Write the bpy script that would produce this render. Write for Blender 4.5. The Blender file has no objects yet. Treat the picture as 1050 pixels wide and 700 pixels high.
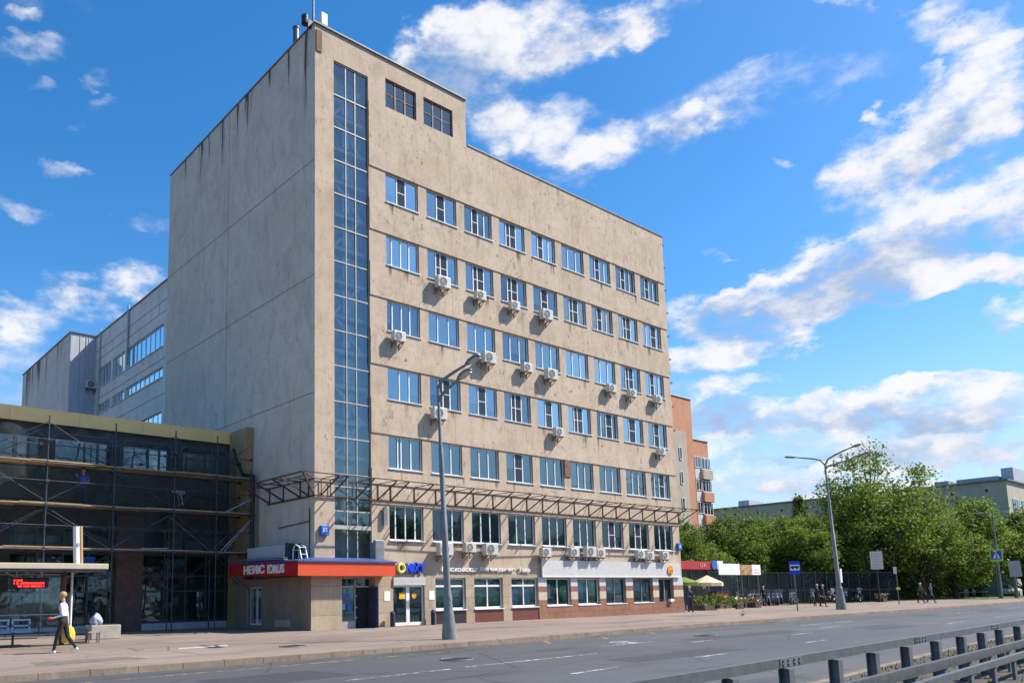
import bpy, bmesh, math, random
from mathutils import Vector, Matrix, Euler
R = math.radians
PI = math.pi
scene = bpy.context.scene
COL = scene.collection
random.seed(7)

# ------------------------------------------------------------------ helpers
OFF = {}

def tag(o, label=None, cat=None, group=None, kind=None):
    if label: o["label"] = label
    if cat: o["category"] = cat
    if group: o["group"] = group
    if kind: o["kind"] = kind
    return o

def thing(name, label, cat, loc=(0, 0, 0), group=None):
    o = bpy.data.objects.new(name, None)
    COL.objects.link(o)
    o.empty_display_size = 0.3
    o.location = loc
    OFF[o] = Vector(loc)
    return tag(o, label, cat, group)

class MB:
    def __init__(s):
        s.v = []; s.f = []; s.m = []; s.sm = []
    def add(s, vs, fs, mi=0, smooth=False):
        n = len(s.v)
        s.v.extend([tuple(p) for p in vs])
        for f in fs:
            s.f.append([i + n for i in f]); s.m.append(mi); s.sm.append(smooth)
    def quad(s, a, b, c, d, mi=0):
        s.add([a, b, c, d], [(0, 1, 2, 3)], mi)
    def box(s, x0, x1, y0, y1, z0, z1, mi=0):
        s.add([(x0, y0, z0), (x1, y0, z0), (x1, y1, z0), (x0, y1, z0),
               (x0, y0, z1), (x1, y0, z1), (x1, y1, z1), (x0, y1, z1)],
              [(0, 3, 2, 1), (4, 5, 6, 7), (0, 1, 5, 4), (1, 2, 6, 5), (2, 3, 7, 6), (3, 0, 4, 7)], mi)
    def obox(s, c, ax, ay, az, mi=0):
        c = Vector(c); ax = Vector(ax); ay = Vector(ay); az = Vector(az)
        P = [c - ax - ay - az, c + ax - ay - az, c + ax + ay - az, c - ax + ay - az,
             c - ax - ay + az, c + ax - ay + az, c + ax + ay + az, c - ax + ay + az]
        s.add(P, [(0, 3, 2, 1), (4, 5, 6, 7), (0, 1, 5, 4), (1, 2, 6, 5), (2, 3, 7, 6), (3, 0, 4, 7)], mi)
    def bar(s, p0, p1, w, h=None, mi=0):
        h = h or w
        p0 = Vector(p0); p1 = Vector(p1); d = p1 - p0; L = d.length
        if L < 1e-6: return
        d /= L
        up = Vector((0, 0, 1)) if abs(d.z) < 0.95 else Vector((0, 1, 0))
        a = d.cross(up).normalized(); b = a.cross(d)
        s.obox((p0 + p1) / 2, d * (L / 2), a * (w / 2), b * (h / 2), mi)
    def rings(s, pts, rad, n=10, mi=0, cap=True, smooth=True):
        pts = [Vector(p) for p in pts]
        k = len(pts); vs = []; fs = []
        prev = None
        for i, p in enumerate(pts):
            if i == 0: d = pts[1] - pts[0]
            elif i == k - 1: d = pts[-1] - pts[-2]
            else: d = (pts[i + 1] - p).normalized() + (p - pts[i - 1]).normalized()
            if d.length < 1e-9: d = Vector((0, 0, 1))
            d.normalize()
            if prev is None:
                up = Vector((0, 0, 1)) if abs(d.z) < 0.9 else Vector((1, 0, 0))
                a = d.cross(up).normalized()
            else:
                a = (prev - d * prev.dot(d)).normalized()
            prev = a; b = d.cross(a)
            r = rad[i] if isinstance(rad, (list, tuple)) else rad
            for j in range(n):
                t = 2 * PI * j / n
                vs.append(p + a * (math.cos(t) * r) + b * (math.sin(t) * r))
        for i in range(k - 1):
            for j in range(n):
                fs.append((i * n + j, i * n + (j + 1) % n, (i + 1) * n + (j + 1) % n, (i + 1) * n + j))
        s.add(vs, fs, mi, smooth)
        if cap:
            s.add(vs[:n], [tuple(range(n - 1, -1, -1))], mi)
            s.add(vs[-n:], [tuple(range(n))], mi)
    def tube(s, p0, p1, r0, r1=None, n=10, mi=0, cap=True):
        s.rings([p0, p1], [r0, r0 if r1 is None else r1], n, mi, cap)
    def torus(s, c, axis, Rr, r, n=20, k=8, mi=0):
        c = Vector(c); ax = Vector(axis).normalized()
        up = Vector((0, 0, 1)) if abs(ax.z) < 0.9 else Vector((1, 0, 0))
        a = ax.cross(up).normalized(); b = ax.cross(a)
        vs = []; fs = []
        for i in range(n):
            t = 2 * PI * i / n; e = a * math.cos(t) + b * math.sin(t)
            for j in range(k):
                u = 2 * PI * j / k
                vs.append(c + e * (Rr + r * math.cos(u)) + ax * (r * math.sin(u)))
        for i in range(n):
            for j in range(k):
                fs.append((i * k + j, ((i + 1) % n) * k + j, ((i + 1) % n) * k + (j + 1) % k, i * k + (j + 1) % k))
        s.add(vs, fs, mi, True)
    def ell(s, c, rx, ry, rz, n=14, k=8, mi=0, rot=None):
        c = Vector(c); vs = []; fs = []
        for i in range(k + 1):
            ph = -PI / 2 + PI * i / k
            for j in range(n):
                t = 2 * PI * j / n
                p = Vector((rx * math.cos(ph) * math.cos(t), ry * math.cos(ph) * math.sin(t), rz * math.sin(ph)))
                if rot: p = rot @ p
                vs.append(c + p)
        for i in range(k):
            for j in range(n):
                fs.append((i * n + j, i * n + (j + 1) % n, (i + 1) * n + (j + 1) % n, (i + 1) * n + j))
        s.add(vs, fs, mi, True)
    def disc(s, c, axis, r, n=20, mi=0):
        c = Vector(c); ax = Vector(axis).normalized()
        up = Vector((0, 0, 1)) if abs(ax.z) < 0.9 else Vector((1, 0, 0))
        a = ax.cross(up).normalized(); b = ax.cross(a)
        s.add([c + a * (r * math.cos(2 * PI * i / n)) + b * (r * math.sin(2 * PI * i / n)) for i in range(n)],
              [tuple(range(n))], mi)
    def prism(s, poly, axis, t0, t1, mi=0):
        # poly: list of 2-D points; axis 'x','y','z' is the extrusion axis
        def P(q, t):
            if axis == 'x': return (t, q[0], q[1])
            if axis == 'y': return (q[0], t, q[1])
            return (q[0], q[1], t)
        n = len(poly)
        vs = [P(q, t0) for q in poly] + [P(q, t1) for q in poly]
        fs = [tuple(range(n - 1, -1, -1)), tuple(range(n, 2 * n))]
        fs += [(i, (i + 1) % n, n + (i + 1) % n, n + i) for i in range(n)]
        s.add(vs, fs, mi)
    def wall(s, plane, c, u0, u1, z0, z1, holes, depth, mi=0, rmi=None, sign=1):
        """upright wall with openings; plane 'y' (runs along x at y=c) or 'x'; reveals go to c+depth*sign"""
        rmi = mi if rmi is None else rmi
        def P(u, d, z):
            return (u, c + d * sign, z) if plane == 'y' else (c + d * sign, u, z)
        us = sorted(set([u0, u1] + [h[0] for h in holes] + [h[1] for h in holes]))
        zs = sorted(set([z0, z1] + [h[2] for h in holes] + [h[3] for h in holes]))
        us = [u for u in us if u0 <= u <= u1]; zs = [z for z in zs if z0 <= z <= z1]
        for i in range(len(us) - 1):
            for j in range(len(zs) - 1):
                cu = (us[i] + us[i + 1]) / 2; cz = (zs[j] + zs[j + 1]) / 2
                if any(h[0] < cu < h[1] and h[2] < cz < h[3] for h in holes): continue
                s.quad(P(us[i], 0, zs[j]), P(us[i + 1], 0, zs[j]), P(us[i + 1], 0, zs[j + 1]), P(us[i], 0, zs[j + 1]), mi)
        for (a, b, e, f) in holes:
            s.quad(P(a, 0, e), P(a, 0, f), P(a, depth, f), P(a, depth, e), rmi)
            s.quad(P(b, 0, f), P(b, 0, e), P(b, depth, e), P(b, depth, f), rmi)
            if f < z1 - 1e-6: s.quad(P(a, 0, f), P(b, 0, f), P(b, depth, f), P(a, depth, f), rmi)
            if e > z0 + 1e-6: s.quad(P(b, 0, e), P(a, 0, e), P(a, depth, e), P(b, depth, e), rmi)
    def streak(s, a, b_, c, d, mi=0):
        s.quad(a, b_, c, d, mi); s.uvq = getattr(s, 'uvq', []); s.uvq.append(len(s.f) - 1)
    def build(s, name, mats, parent=None, label=None, bevel=0.0, normals=False):
        me = bpy.data.meshes.new(name)
        off = OFF.get(parent, Vector((0, 0, 0))) if parent else Vector((0, 0, 0))
        me.from_pydata([(p[0] - off.x, p[1] - off.y, p[2] - off.z) for p in s.v], [], s.f)
        if not isinstance(mats, (list, tuple)): mats = [mats]
        for m in mats: me.materials.append(m)
        me.polygons.foreach_set("material_index", s.m)
        me.polygons.foreach_set("use_smooth", s.sm)
        me.update()
        if hasattr(s, 'uvq'):
            uv = me.uv_layers.new(name="UVMap")
            for fi in s.uvq:
                for li, q in zip(me.polygons[fi].loop_indices, ((0, 0), (1, 0), (1, 1), (0, 1))): uv.data[li].uv = q
        if normals:
            bm = bmesh.new(); bm.from_mesh(me)
            bmesh.ops.recalc_face_normals(bm, faces=bm.faces); bm.to_mesh(me); bm.free()
        o = bpy.data.objects.new(name, me)
        COL.objects.link(o)
        if parent:
            o.parent = parent
            OFF[o] = off
        if label: o["label"] = label
        if bevel:
            md = o.modifiers.new("bevel", 'BEVEL'); md.width = bevel; md.segments = 2
            md.limit_method = 'ANGLE'; md.angle_limit = R(40)
        return o

def copy_tree(o, parent=None):
    c = o.copy(); COL.objects.link(c)
    if parent: c.parent = parent
    for ch in [x for x in bpy.data.objects if x.parent == o]:
        copy_tree(ch, c)
    return c

KIDS = {}
def copy_thing(o, loc, rz=0.0, sc=None, label=None):
    """copy of a finished thing with its parts and their sub-parts"""
    if o not in KIDS:
        d = {}
        for x in bpy.data.objects:
            if x.parent: d.setdefault(x.parent, []).append(x)
        KIDS[o] = d
    d = KIDS[o]
    def rec(a, par):
        c = a.copy(); COL.objects.link(c)
        if par: c.parent = par
        for ch in d.get(a, []): rec(ch, c)
        return c
    c = rec(o, None)
    c.location = loc; c.rotation_euler = (0, 0, rz)
    if sc: c.scale = sc
    if label: c["label"] = label
    return c

# ------------------------------------------------------------------ materials
def NT(name):
    m = bpy.data.materials.new(name); m.use_nodes = True
    nt = m.node_tree; b = nt.nodes["Principled BSDF"]
    return m, nt, b

def N(nt, typ, **kw):
    n = nt.nodes.new(typ)
    for k, v in kw.items():
        if k.startswith("i_"):
            n.inputs[k[2:].replace("_", " ")].default_value = v
        elif k.startswith("n_"):
            n.inputs[int(k[2:])].default_value = v
        else: setattr(n, k, v)
    return n

def L(nt, a, b): nt.links.new(a, b)

def ramp(nt, fac, stops):
    r = N(nt, "ShaderNodeValToRGB")
    e = r.color_ramp.elements
    while len(e) < len(stops): e.new(0.5)
    for el, (p, c) in zip(e, stops):
        el.position = p; el.color = (c[0], c[1], c[2], 1)
    L(nt, fac, r.inputs[0]); return r.outputs[0]

def mapr(nt, val, a, b, c=0.0, d=1.0, smooth=False):
    n = N(nt, "ShaderNodeMapRange", n_1=a, n_2=b, n_3=c, n_4=d)
    if smooth: n.interpolation_type = 'SMOOTHSTEP'
    L(nt, val, n.inputs[0]); return n.outputs[0]

def mixc(nt, fac, a, b, mode='MIX'):
    n = N(nt, "ShaderNodeMix", data_type='RGBA', blend_type=mode)
    for idx, x in ((0, fac), (6, a), (7, b)):
        if hasattr(x, "is_output"): L(nt, x, n.inputs[idx])
        elif idx == 0: n.inputs[0].default_value = x
        else: n.inputs[idx].default_value = (x[0], x[1], x[2], 1)
    return n.outputs[2]

def noise(nt, scale, detail=4, rough=0.55, stretch=None, dist=0.0, coord="Object"):
    tc = N(nt, "ShaderNodeTexCoord")
    out = tc.outputs[coord]
    if stretch:
        mp = N(nt, "ShaderNodeMapping"); mp.inputs["Scale"].default_value = stretch
        L(nt, out, mp.inputs[0]); out = mp.outputs[0]
    n = N(nt, "ShaderNodeTexNoise", i_Scale=scale, i_Detail=detail, i_Roughness=rough, i_Distortion=dist)
    L(nt, out, n.inputs["Vector"])
    return n.outputs["Fac"]

def bump(nt, b, h, strength=0.3, dist=0.02):
    n = N(nt, "ShaderNodeBump", i_Strength=strength, i_Distance=dist)
    L(nt, h, n.inputs["Height"]); L(nt, n.outputs[0], b.inputs["Normal"])

def mat(name, col, rough=0.6, var=0.18, scale=3.0, metal=0.0, bmp=0.0, spec=None, stretch=None, detail=5):
    m, nt, b = NT(name)
    f = noise(nt, scale, detail, 0.6, stretch)
    lo = tuple(max(0, c * (1 - var)) for c in col); hi = tuple(min(1, c * (1 + var)) for c in col)
    L(nt, ramp(nt, f, [(0.3, lo), (0.7, hi)]), b.inputs["Base Color"])
    b.inputs["Roughness"].default_value = rough
    b.inputs["Metallic"].default_value = metal
    if spec is not None: b.inputs["Specular IOR Level"].default_value = spec
    if bmp: bump(nt, b, f, bmp)
    return m

def mat_wall(name, base, patch, dark, speck=0.6, streak=0.5, rough=0.9, spec=0.2, big=0.25, tile=None):
    """weathered render/stone: broad patches, rain streaks, dark chips"""
    m, nt, b = NT(name)
    n1 = noise(nt, big, 6, 0.62, (1, 1, 1.6))
    n2 = noise(nt, 1.4, 7, 0.7, (1, 1, 0.45), 0.6)
    n3 = noise(nt, 2.2, 4, 0.6, (1.6, 1.6, 0.12))
    n4 = noise(nt, 4.2, 5, 0.62, (1, 1, 0.6))
    n5 = noise(nt, 26, 3, 0.6)
    n6 = noise(nt, .75, 6, .72, (.7, .7, 1.5), .9)
    n7 = noise(nt, 9.0, 4, .65, (1, 1, .4))
    c = mixc(nt, mapr(nt, n1, 0.35, 0.68, smooth=True), base, patch)
    c = mixc(nt, mapr(nt, n2, 0.42, 0.72, 0, 0.8, True), c, tuple(x * 0.74 for x in base))
    c = mixc(nt, mapr(nt, n6, .52, .70, 0, .5, True), c, tuple(x * .74 for x in base))
    c = mixc(nt, mapr(nt, n7, .55, .68, 0, .6, True), c, tuple(x * .62 for x in base))
    st = mapr(nt, n3, 0.56, 0.80, 0, streak, True)
    c = mixc(nt, st, c, tuple(x * 0.55 for x in base))
    n8 = noise(nt, .42, 4, .6)
    n9 = noise(nt, 7.5, 4, .62, (1, 1, .5))
    cl = mapr(nt, n8, .40, .62, .12, 1.0, True)
    mm = N(nt, 'ShaderNodeMath', operation='MULTIPLY'); L(nt, mapr(nt, n4, 0.615, 0.665, 0, speck, True), mm.inputs[0]); L(nt, cl, mm.inputs[1])
    m3 = N(nt, 'ShaderNodeMath', operation='MULTIPLY'); L(nt, mapr(nt, n9, 0.62, 0.67, 0, speck * .8, True), m3.inputs[0]); L(nt, cl, m3.inputs[1])
    m4 = N(nt, 'ShaderNodeMath', operation='MAXIMUM'); L(nt, mm.outputs[0], m4.inputs[0]); L(nt, m3.outputs[0], m4.inputs[1]); sp = m4.outputs[0]
    c = mixc(nt, sp, c, dark)
    c = mixc(nt, mapr(nt, n5, 0.3, 0.75, 0, 0.35), c, tuple(x * 0.72 for x in base))
    if tile:
        tc = N(nt, "ShaderNodeTexCoord"); mp = N(nt, "ShaderNodeMapping")
        mp.inputs["Rotation"].default_value = tile[2]
        L(nt, tc.outputs["Object"], mp.inputs[0])
        br = N(nt, "ShaderNodeTexBrick", i_Scale=1.0, i_Mortar_Size=tile[3])
        br.inputs["Brick Width"].default_value = tile[0]; br.inputs["Row Height"].default_value = tile[1]
        br.offset = tile[4]
        br.inputs["Color1"].default_value = (1, 1, 1, 1); br.inputs["Color2"].default_value = (.86, .86, .86, 1)
        br.inputs["Mortar"].default_value = (.5, .5, .5, 1)
        L(nt, mp.outputs[0], br.inputs["Vector"])
        c = mixc(nt, 1.0, c, br.outputs["Color"], 'MULTIPLY')
    L(nt, c, b.inputs["Base Color"])
    b.inputs["Roughness"].default_value = rough
    b.inputs["Specular IOR Level"].default_value = spec
    ad = N(nt, "ShaderNodeMath", operation='ADD'); L(nt, n5, ad.inputs[0]); L(nt, n2, ad.inputs[1])
    bump(nt, b, ad.outputs[0], 0.35, 0.02)
    return m

def mat_glass(name, tint, refl, rough=0.02, wave=0.02):
    """window glass: see-through with a mirror share; each object is slightly out of true"""
    m, nt, b = NT(name)
    nt.nodes.remove(b)
    out = nt.nodes["Material Output"]
    tr = N(nt, "ShaderNodeBsdfTransparent"); tr.inputs[0].default_value = (*tint, 1)
    gl = N(nt, "ShaderNodeBsdfGlossy", i_Roughness=rough); gl.inputs[0].default_value = (.74, .94, 1, 1)
    n = noise(nt, 0.9, 2, 0.5)
    bp = N(nt, "ShaderNodeBump", i_Strength=1.0, i_Distance=wave); L(nt, n, bp.inputs["Height"])
    L(nt, bp.outputs[0], gl.inputs["Normal"])
    fr = N(nt, "ShaderNodeFresnel", i_IOR=1.5)
    f = mapr(nt, fr.outputs[0], 0.0, 1.0, refl, 1.0)
    mx = N(nt, "ShaderNodeMixShader"); L(nt, f, mx.inputs[0]); L(nt, tr.outputs[0], mx.inputs[1]); L(nt, gl.outputs[0], mx.inputs[2])
    L(nt, mx.outputs[0], out.inputs["Surface"])
    return m

def mat_net(name, col, alpha, scale=60):
    m, nt, b = NT(name); nt.nodes.remove(b); out = nt.nodes["Material Output"]
    tr = N(nt, "ShaderNodeBsdfTransparent"); df = N(nt, "ShaderNodeBsdfDiffuse"); df.inputs[0].default_value = (*col, 1)
    n = noise(nt, 0.55, 5, 0.65, (1, 1, 0.6), 1.2)
    f = mapr(nt, n, 0.3, 0.7, alpha[0], alpha[1])
    mx = N(nt, "ShaderNodeMixShader"); L(nt, f, mx.inputs[0]); L(nt, tr.outputs[0], mx.inputs[1]); L(nt, df.outputs[0], mx.inputs[2])
    L(nt, mx.outputs[0], out.inputs["Surface"]); return m

def mat_emit(name, col, s):
    m, nt, b = NT(name)
    b.inputs["Base Color"].default_value = (*[c * .3 for c in col], 1)
    b.inputs["Emission Color"].default_value = (*col, 1); b.inputs["Emission Strength"].default_value = s
    return m

def mat_leaf(name, c1, c2):
    m, nt, b = NT(name)
    f = noise(nt, 0.7, 4, 0.6)
    col = ramp(nt, f, [(0.32, c1), (0.68, c2)])
    L(nt, col, b.inputs["Base Color"]); b.inputs["Roughness"].default_value = 0.55
    b.inputs["Specular IOR Level"].default_value = 0.25
    out = nt.nodes["Material Output"]
    tl = N(nt, "ShaderNodeBsdfTranslucent"); L(nt, mixc(nt, 0.5, col, (.16, .22, .02)), tl.inputs[0])
    mx = N(nt, "ShaderNodeMixShader"); mx.inputs[0].default_value = 0.48
    L(nt, b.outputs[0], mx.inputs[1]); L(nt, tl.outputs[0], mx.inputs[2]); L(nt, mx.outputs[0], out.inputs["Surface"])
    return m

M = {}
M['facade'] = mat_wall("facade_stone", (.53, .412, .305), (.60, .483, .37), (.16, .115, .085), 0.9, 0.5)
M['spandrel'] = mat_wall("spandrel_stone", (.545, .427, .315), (.63, .51, .39), (.15, .11, .08), 0.95, 0.6)
M['side'] = mat_wall("side_render", (.62, .55, .455), (.69, .62, .52), (.25, .215, .17), 0.6, 0.55, big=.16)
M['stonelow'] = mat_wall("low_stone", (.47, .375, .265), (.52, .43, .32), (.16, .12, .08), 0.5, 0.35, tile=(2.2, .62, (R(90), 0, 0), .012, .0))
M['stoneside'] = mat_wall("low_stone_side", (.52, .42, .31), (.57, .47, .36), (.18, .14, .10), 0.4, 0.3, tile=(3.4, .62, (R(90), 0, R(90)), .014, .5))
M['joint'] = mat("joint_dark", (.10, .085, .07), 0.95, .3)
M['whitebar'] = mat("white_stairwell_bar", (.85, .86, .86), .6, .03)  # plain white for the small bars in the stairwell
M['coping'] = mat("coping_metal", (.16, .16, .165), 0.55, .2)
M['roof'] = mat("roof_felt", (.10, .10, .105), 0.95, .3)
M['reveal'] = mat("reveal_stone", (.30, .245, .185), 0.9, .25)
M['pvc'] = mat("white_pvc", (.78, .79, .80), 0.35, .04)
M['oldframe'] = mat("old_frame_paint", (.40, .385, .36), 0.5, .15)
M['rustframe'] = mat("rusty_frame", (.30, .19, .12), 0.8, .35, 6)
M['sill'] = mat("metal_sill", (.66, .68, .70), 0.4, .12)
M['glass'] = mat_glass("window_glass", (.84, .91, .95), 0.30)
M['glass2'] = mat_glass("window_glass_clear", (.86, .92, .95), 0.16)
M['glass3'] = mat_glass("window_glass_bright", (.80, .90, .96), 0.46)
M['screen'] = mat_net("insect_screen", (.055, .068, .085), (.55, .85))
M['glass_dim'] = mat_glass("dark_tint_glass", (.5, .6, .6), 0.05)  # darker tint and weak reflection
M['glass_low'] = mat_glass("low_glass", (.82, .90, .90), 0.05, wave=.004)
M['glass_stair'] = mat_glass("stair_glass", (.84, .90, .92), 0.12, wave=.03)
M['glass_shelter'] = mat_glass("shelter_glass", (.80, .86, .85), 0.06, wave=.002)
M['blind'] = mat("pale_blind", (.56, .66, .73), 0.8, .18, 9, stretch=(3, 3, .2))
M['blind2'] = mat("blue_blind", (.30, .44, .58), 0.8, .2, 9, stretch=(3, 3, .2))
M['blind_w'] = mat("white_blind", (.76, .78, .78), 0.8, .12, 9, stretch=(3, 3, .2))
M['curtain_g'] = mat("grey_green_curtain", (.34, .42, .42), 0.85, .35, 8, stretch=(4, 4, .15))
M['dark'] = mat("dark_interior", (.022, .026, .032), 0.9, .3)
M['darkteal'] = mat("teal_interior", (.075, .145, .150), 0.9, .4, 1.5)
M['green_in'] = mat("green_interior", (.045, .17, .115), 0.8, .5, 2.0)
M['rust'] = mat("rust", (.085, .045, .028), 0.85, .5, 7, bmp=.2)
M['ac'] = mat("ac_white", (.55, .54, .50), 0.45, .1)
M['acdark'] = mat("ac_grille", (.09, .095, .10), 0.6, .2)
M['metal'] = mat("grey_metal", (.36, .37, .38), 0.45, .15, metal=.3)
M['galv'] = mat("galvanised", (.15, .158, .166), 0.42, .22, 8, metal=.55)
M['galvdark'] = mat("weathered_steel", (.15, .16, .165), 0.6, .35, 6, metal=.3)
M['black'] = mat("black_paint", (.018, .018, .02), 0.5, .2)
M['blackrub'] = mat("rubber", (.02, .02, .021), 0.85, .2)
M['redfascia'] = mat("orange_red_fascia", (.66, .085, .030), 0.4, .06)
M['redshade'] = mat("shaded_fascia_red", (.42, .018, .016), 0.4, .06)  # shade of the fascia's side, put into the colour as a deeper red
M['blueroof'] = mat("blue_sheet", (.045, .085, .24), 0.45, .12)
M['white'] = mat("white_paint", (.80, .80, .78), 0.5, .05)
M['lettergrey'] = mat("grey_letters", (.62, .61, .58), 0.5, .1)
M['blue'] = mat("blue_paint", (.02, .06, .62), 0.35, .05)
M['signblue'] = mat("sign_blue", (.02, .13, .52), 0.4, .05)
M['yellow'] = mat("yellow_paint", (.80, .72, .06), 0.4, .05)
M['signband'] = mat("pale_sign_band", (.56, .56, .54), 0.5, .05)
M['terra'] = mat_wall("terracotta_tile", (.33, .165, .115), (.38, .20, .14), (.12, .06, .05), .35, .3, tile=(1.2, .35, (R(90), 0, 0), .008, .5))
M['granite'] = mat("maroon_granite", (.17, .055, .045), 0.35, .3, 18)
M['granited'] = mat("dark_granite", (.045, .030, .033), 0.35, .4, 18)
M['beige'] = mat("beige_tile", (.55, .46, .34), 0.6, .1)
M['sidewalk'] = None
M['posterg'] = mat("green_poster", (.07, .42, .18), 0.5, .45, 4)
M['posterb'] = mat("blue_poster", (.12, .42, .72), 0.5, .35, 3)
M['posterw'] = mat("white_poster", (.62, .68, .66), 0.5, .3, 6)
M['postero'] = mat("orange_poster", (.72, .33, .04), 0.5, .3, 6)
M['orangedull'] = mat("dull_orange", (.50, .27, .10), 0.6, .2)
M['orange'] = mat("orange_logo", (.85, .30, .03), 0.4, .08)
M['cream'] = mat("cream_yellow_panel", (.98, .62, .24), 0.55, .10, 1.2)
M['olive'] = mat("olive_panel", (.34, .235, .12), 0.7, .15)
M['plank'] = mat("scaffold_plank", (.42, .30, .15), 0.85, .4, 5, stretch=(.4, 4, 4))
M['pole'] = mat("scaffold_pole", (.055, .065, .085), 0.55, .4, 5, metal=.4)
M['polelt'] = mat("pale_pole", (.34, .35, .35), 0.5, .3, 5, metal=.4)
M['netdark'] = mat_net("debris_net", (.088, .112, .122), (.12, .64))
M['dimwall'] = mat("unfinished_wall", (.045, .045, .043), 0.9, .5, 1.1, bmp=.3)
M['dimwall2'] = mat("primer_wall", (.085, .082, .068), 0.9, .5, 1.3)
M['brownclad'] = mat("brown_cladding", (.13, .075, .060), 0.75, .3, 3)
M['darkframe'] = mat("dark_mullion", (.04, .065, .075), 0.5, .25)
M['palepanel'] = mat_wall("pale_panel", (.68, .655, .615), (.74, .72, .68), (.3, .28, .26), .3, .3)
M['paleblock'] = mat_wall("pale_block", (.62, .575, .51), (.68, .635, .57), (.2, .16, .13), .55, .7)
M['leadgrey'] = mat("seam_panel", (.43, .45, .49), 0.6, .12, 2, stretch=(3, 3, .2))
M['brick'] = mat_wall("orange_brick", (.54, .262, .158), (.58, .30, .19), (.35, .17, .11), .3, .25, big=.1)
M['brickbeige'] = mat_wall("beige_render", (.45, .39, .32), (.49, .43, .36), (.3, .25, .2), .3, .2, big=.1)
M['farwall'] = mat_wall("far_grey_wall", (.48, .43, .34), (.53, .48, .385), (.3, .27, .22), .2, .2, big=.06)
M['farroof'] = mat("far_blue_roof", (.24, .32, .36), 0.6, .1)
M['bark'] = mat("bark", (.075, .058, .045), 0.95, .35, 5, bmp=.4)
M['leafd'] = mat_leaf("leaf_dark", (.052, .100, .024), (.11, .180, .040))
M['leafm'] = mat_leaf("leaf_mid", (.10, .165, .032), (.170, .245, .048))
M['leafl'] = mat_leaf("leaf_light", (.155, .215, .036), (.24, .305, .062))
M['grass'] = mat("grass_green", (.075, .125, .025), 0.95, .4, 6, bmp=.3)
M['soil'] = mat("dry_soil", (.070, .060, .047), 0.95, .45, 5, bmp=.5)
M['concrete'] = mat("concrete", (.36, .33, .28), 0.9, .2, 4, bmp=.2)
M['lamp'] = mat("lamp_grey", (.185, .205, .215), 0.55, .22, 3)
M['lampbase'] = mat("lamp_base_paint", (.19, .215, .205), 0.6, .3, 4, bmp=.15)
M['lens'] = mat("lamp_lens", (.55, .58, .60), 0.25, .1)
M['skin'] = mat("skin", (.50, .30, .21), 0.55, .06)
M['hairb'] = mat("brown_hair", (.045, .025, .015), 0.6, .3)
M['hairg'] = mat("blond_hair", (.42, .27, .09), 0.55, .2)
M['hairw'] = mat("grey_hair", (.45, .43, .40), 0.6, .2)
M['clothw'] = mat("white_cloth", (.68, .67, .66), 0.85, .06)
M['clothk'] = mat("black_cloth", (.018, .019, .023), 0.85, .2)
M['clothn'] = mat("navy_cloth", (.025, .035, .085), 0.85, .2)
M['clothg'] = mat("grey_cloth", (.20, .20, .20), 0.85, .15)
M['clotho'] = mat("olive_cloth", (.085, .085, .05), 0.85, .2)
M['clothb'] = mat("blue_cloth", (.03, .10, .42), 0.85, .15)
M['yellowbag'] = mat("yellow_bag", (.78, .55, .04), 0.5, .2, 10, bmp=.3)
M['plastic'] = mat("white_blue_plastic", (.32, .39, .52), 0.35, .4, 8, bmp=.6)
M['chrome'] = mat("chrome", (.6, .6, .62), 0.18, .05, metal=1.0)
M['silver'] = mat("silver_blue_paint", (.32, .36, .44), .3, .1, metal=.3)
M['umb'] = mat("cream_canvas", (.62, .54, .36), 0.85, .12)
M['umbg'] = mat("lime_canvas", (.17, .22, .03), 0.85, .15)
M['redsign'] = mat("dark_red_sign", (.38, .022, .03), 0.5, .08)
M['flred'] = mat("red_flowers", (.70, .06, .02), 0.8, .4, 20)
M['flyel'] = mat("yellow_flowers", (.75, .45, .03), 0.8, .4, 20)
M['flpink'] = mat("pink_flowers", (.62, .30, .32), 0.8, .35, 20)
M['led'] = mat_emit("led_red", (1.0, .02, .015), 3.0)
M['fence_glass'] = mat_net("fence_mesh_panel", (.020, .030, .036), (.60, .92))
M['crossgreen'] = mat("fluorescent_green", (.42, .80, .05), 0.5, .05)

def mat_asphalt():
    m, nt, b = NT("asphalt")
    f1 = noise(nt, 0.09, 5, 0.6, (.35, 1.6, 1)); f2 = noise(nt, 1.0, 5, 0.65, (.3, 1, 1)); f3 = noise(nt, 90, 2, 0.6)
    c = ramp(nt, f1, [(0.3, (.058, .061, .068)), (0.7, (.098, .103, .112))])
    c = mixc(nt, mapr(nt, f2, 0.5, 0.72, 0, .55, True), c, (.056, .058, .063))
    f4 = noise(nt, .35, 6, .7, (.25, 1.3, 1), 1.0)
    c = mixc(nt, mapr(nt, f4, .54, .62, 0, .75, True), c, (.040, .041, .045))
    c = mixc(nt, mapr(nt, f4, .30, .42, .6, 0, True), c, (.15, .15, .15))
    c = mixc(nt, mapr(nt, f3, 0.45, 0.75, 0, .45), c, (.12, .12, .125))
    vo = N(nt, "ShaderNodeTexVoronoi", i_Scale=0.22, feature='DISTANCE_TO_EDGE')
    tc = N(nt, "ShaderNodeTexCoord"); L(nt, tc.outputs["Object"], vo.inputs["Vector"])
    c = mixc(nt, mapr(nt, vo.outputs["Distance"], 0.0, 0.010, .7, 0), c, (.025, .025, .027))
    L(nt, c, b.inputs["Base Color"]); b.inputs["Roughness"].default_value = .78
    b.inputs["Specular IOR Level"].default_value = .35
    bump(nt, b, f3, .35, .006); return m
M['asphalt'] = mat_asphalt()

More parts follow.
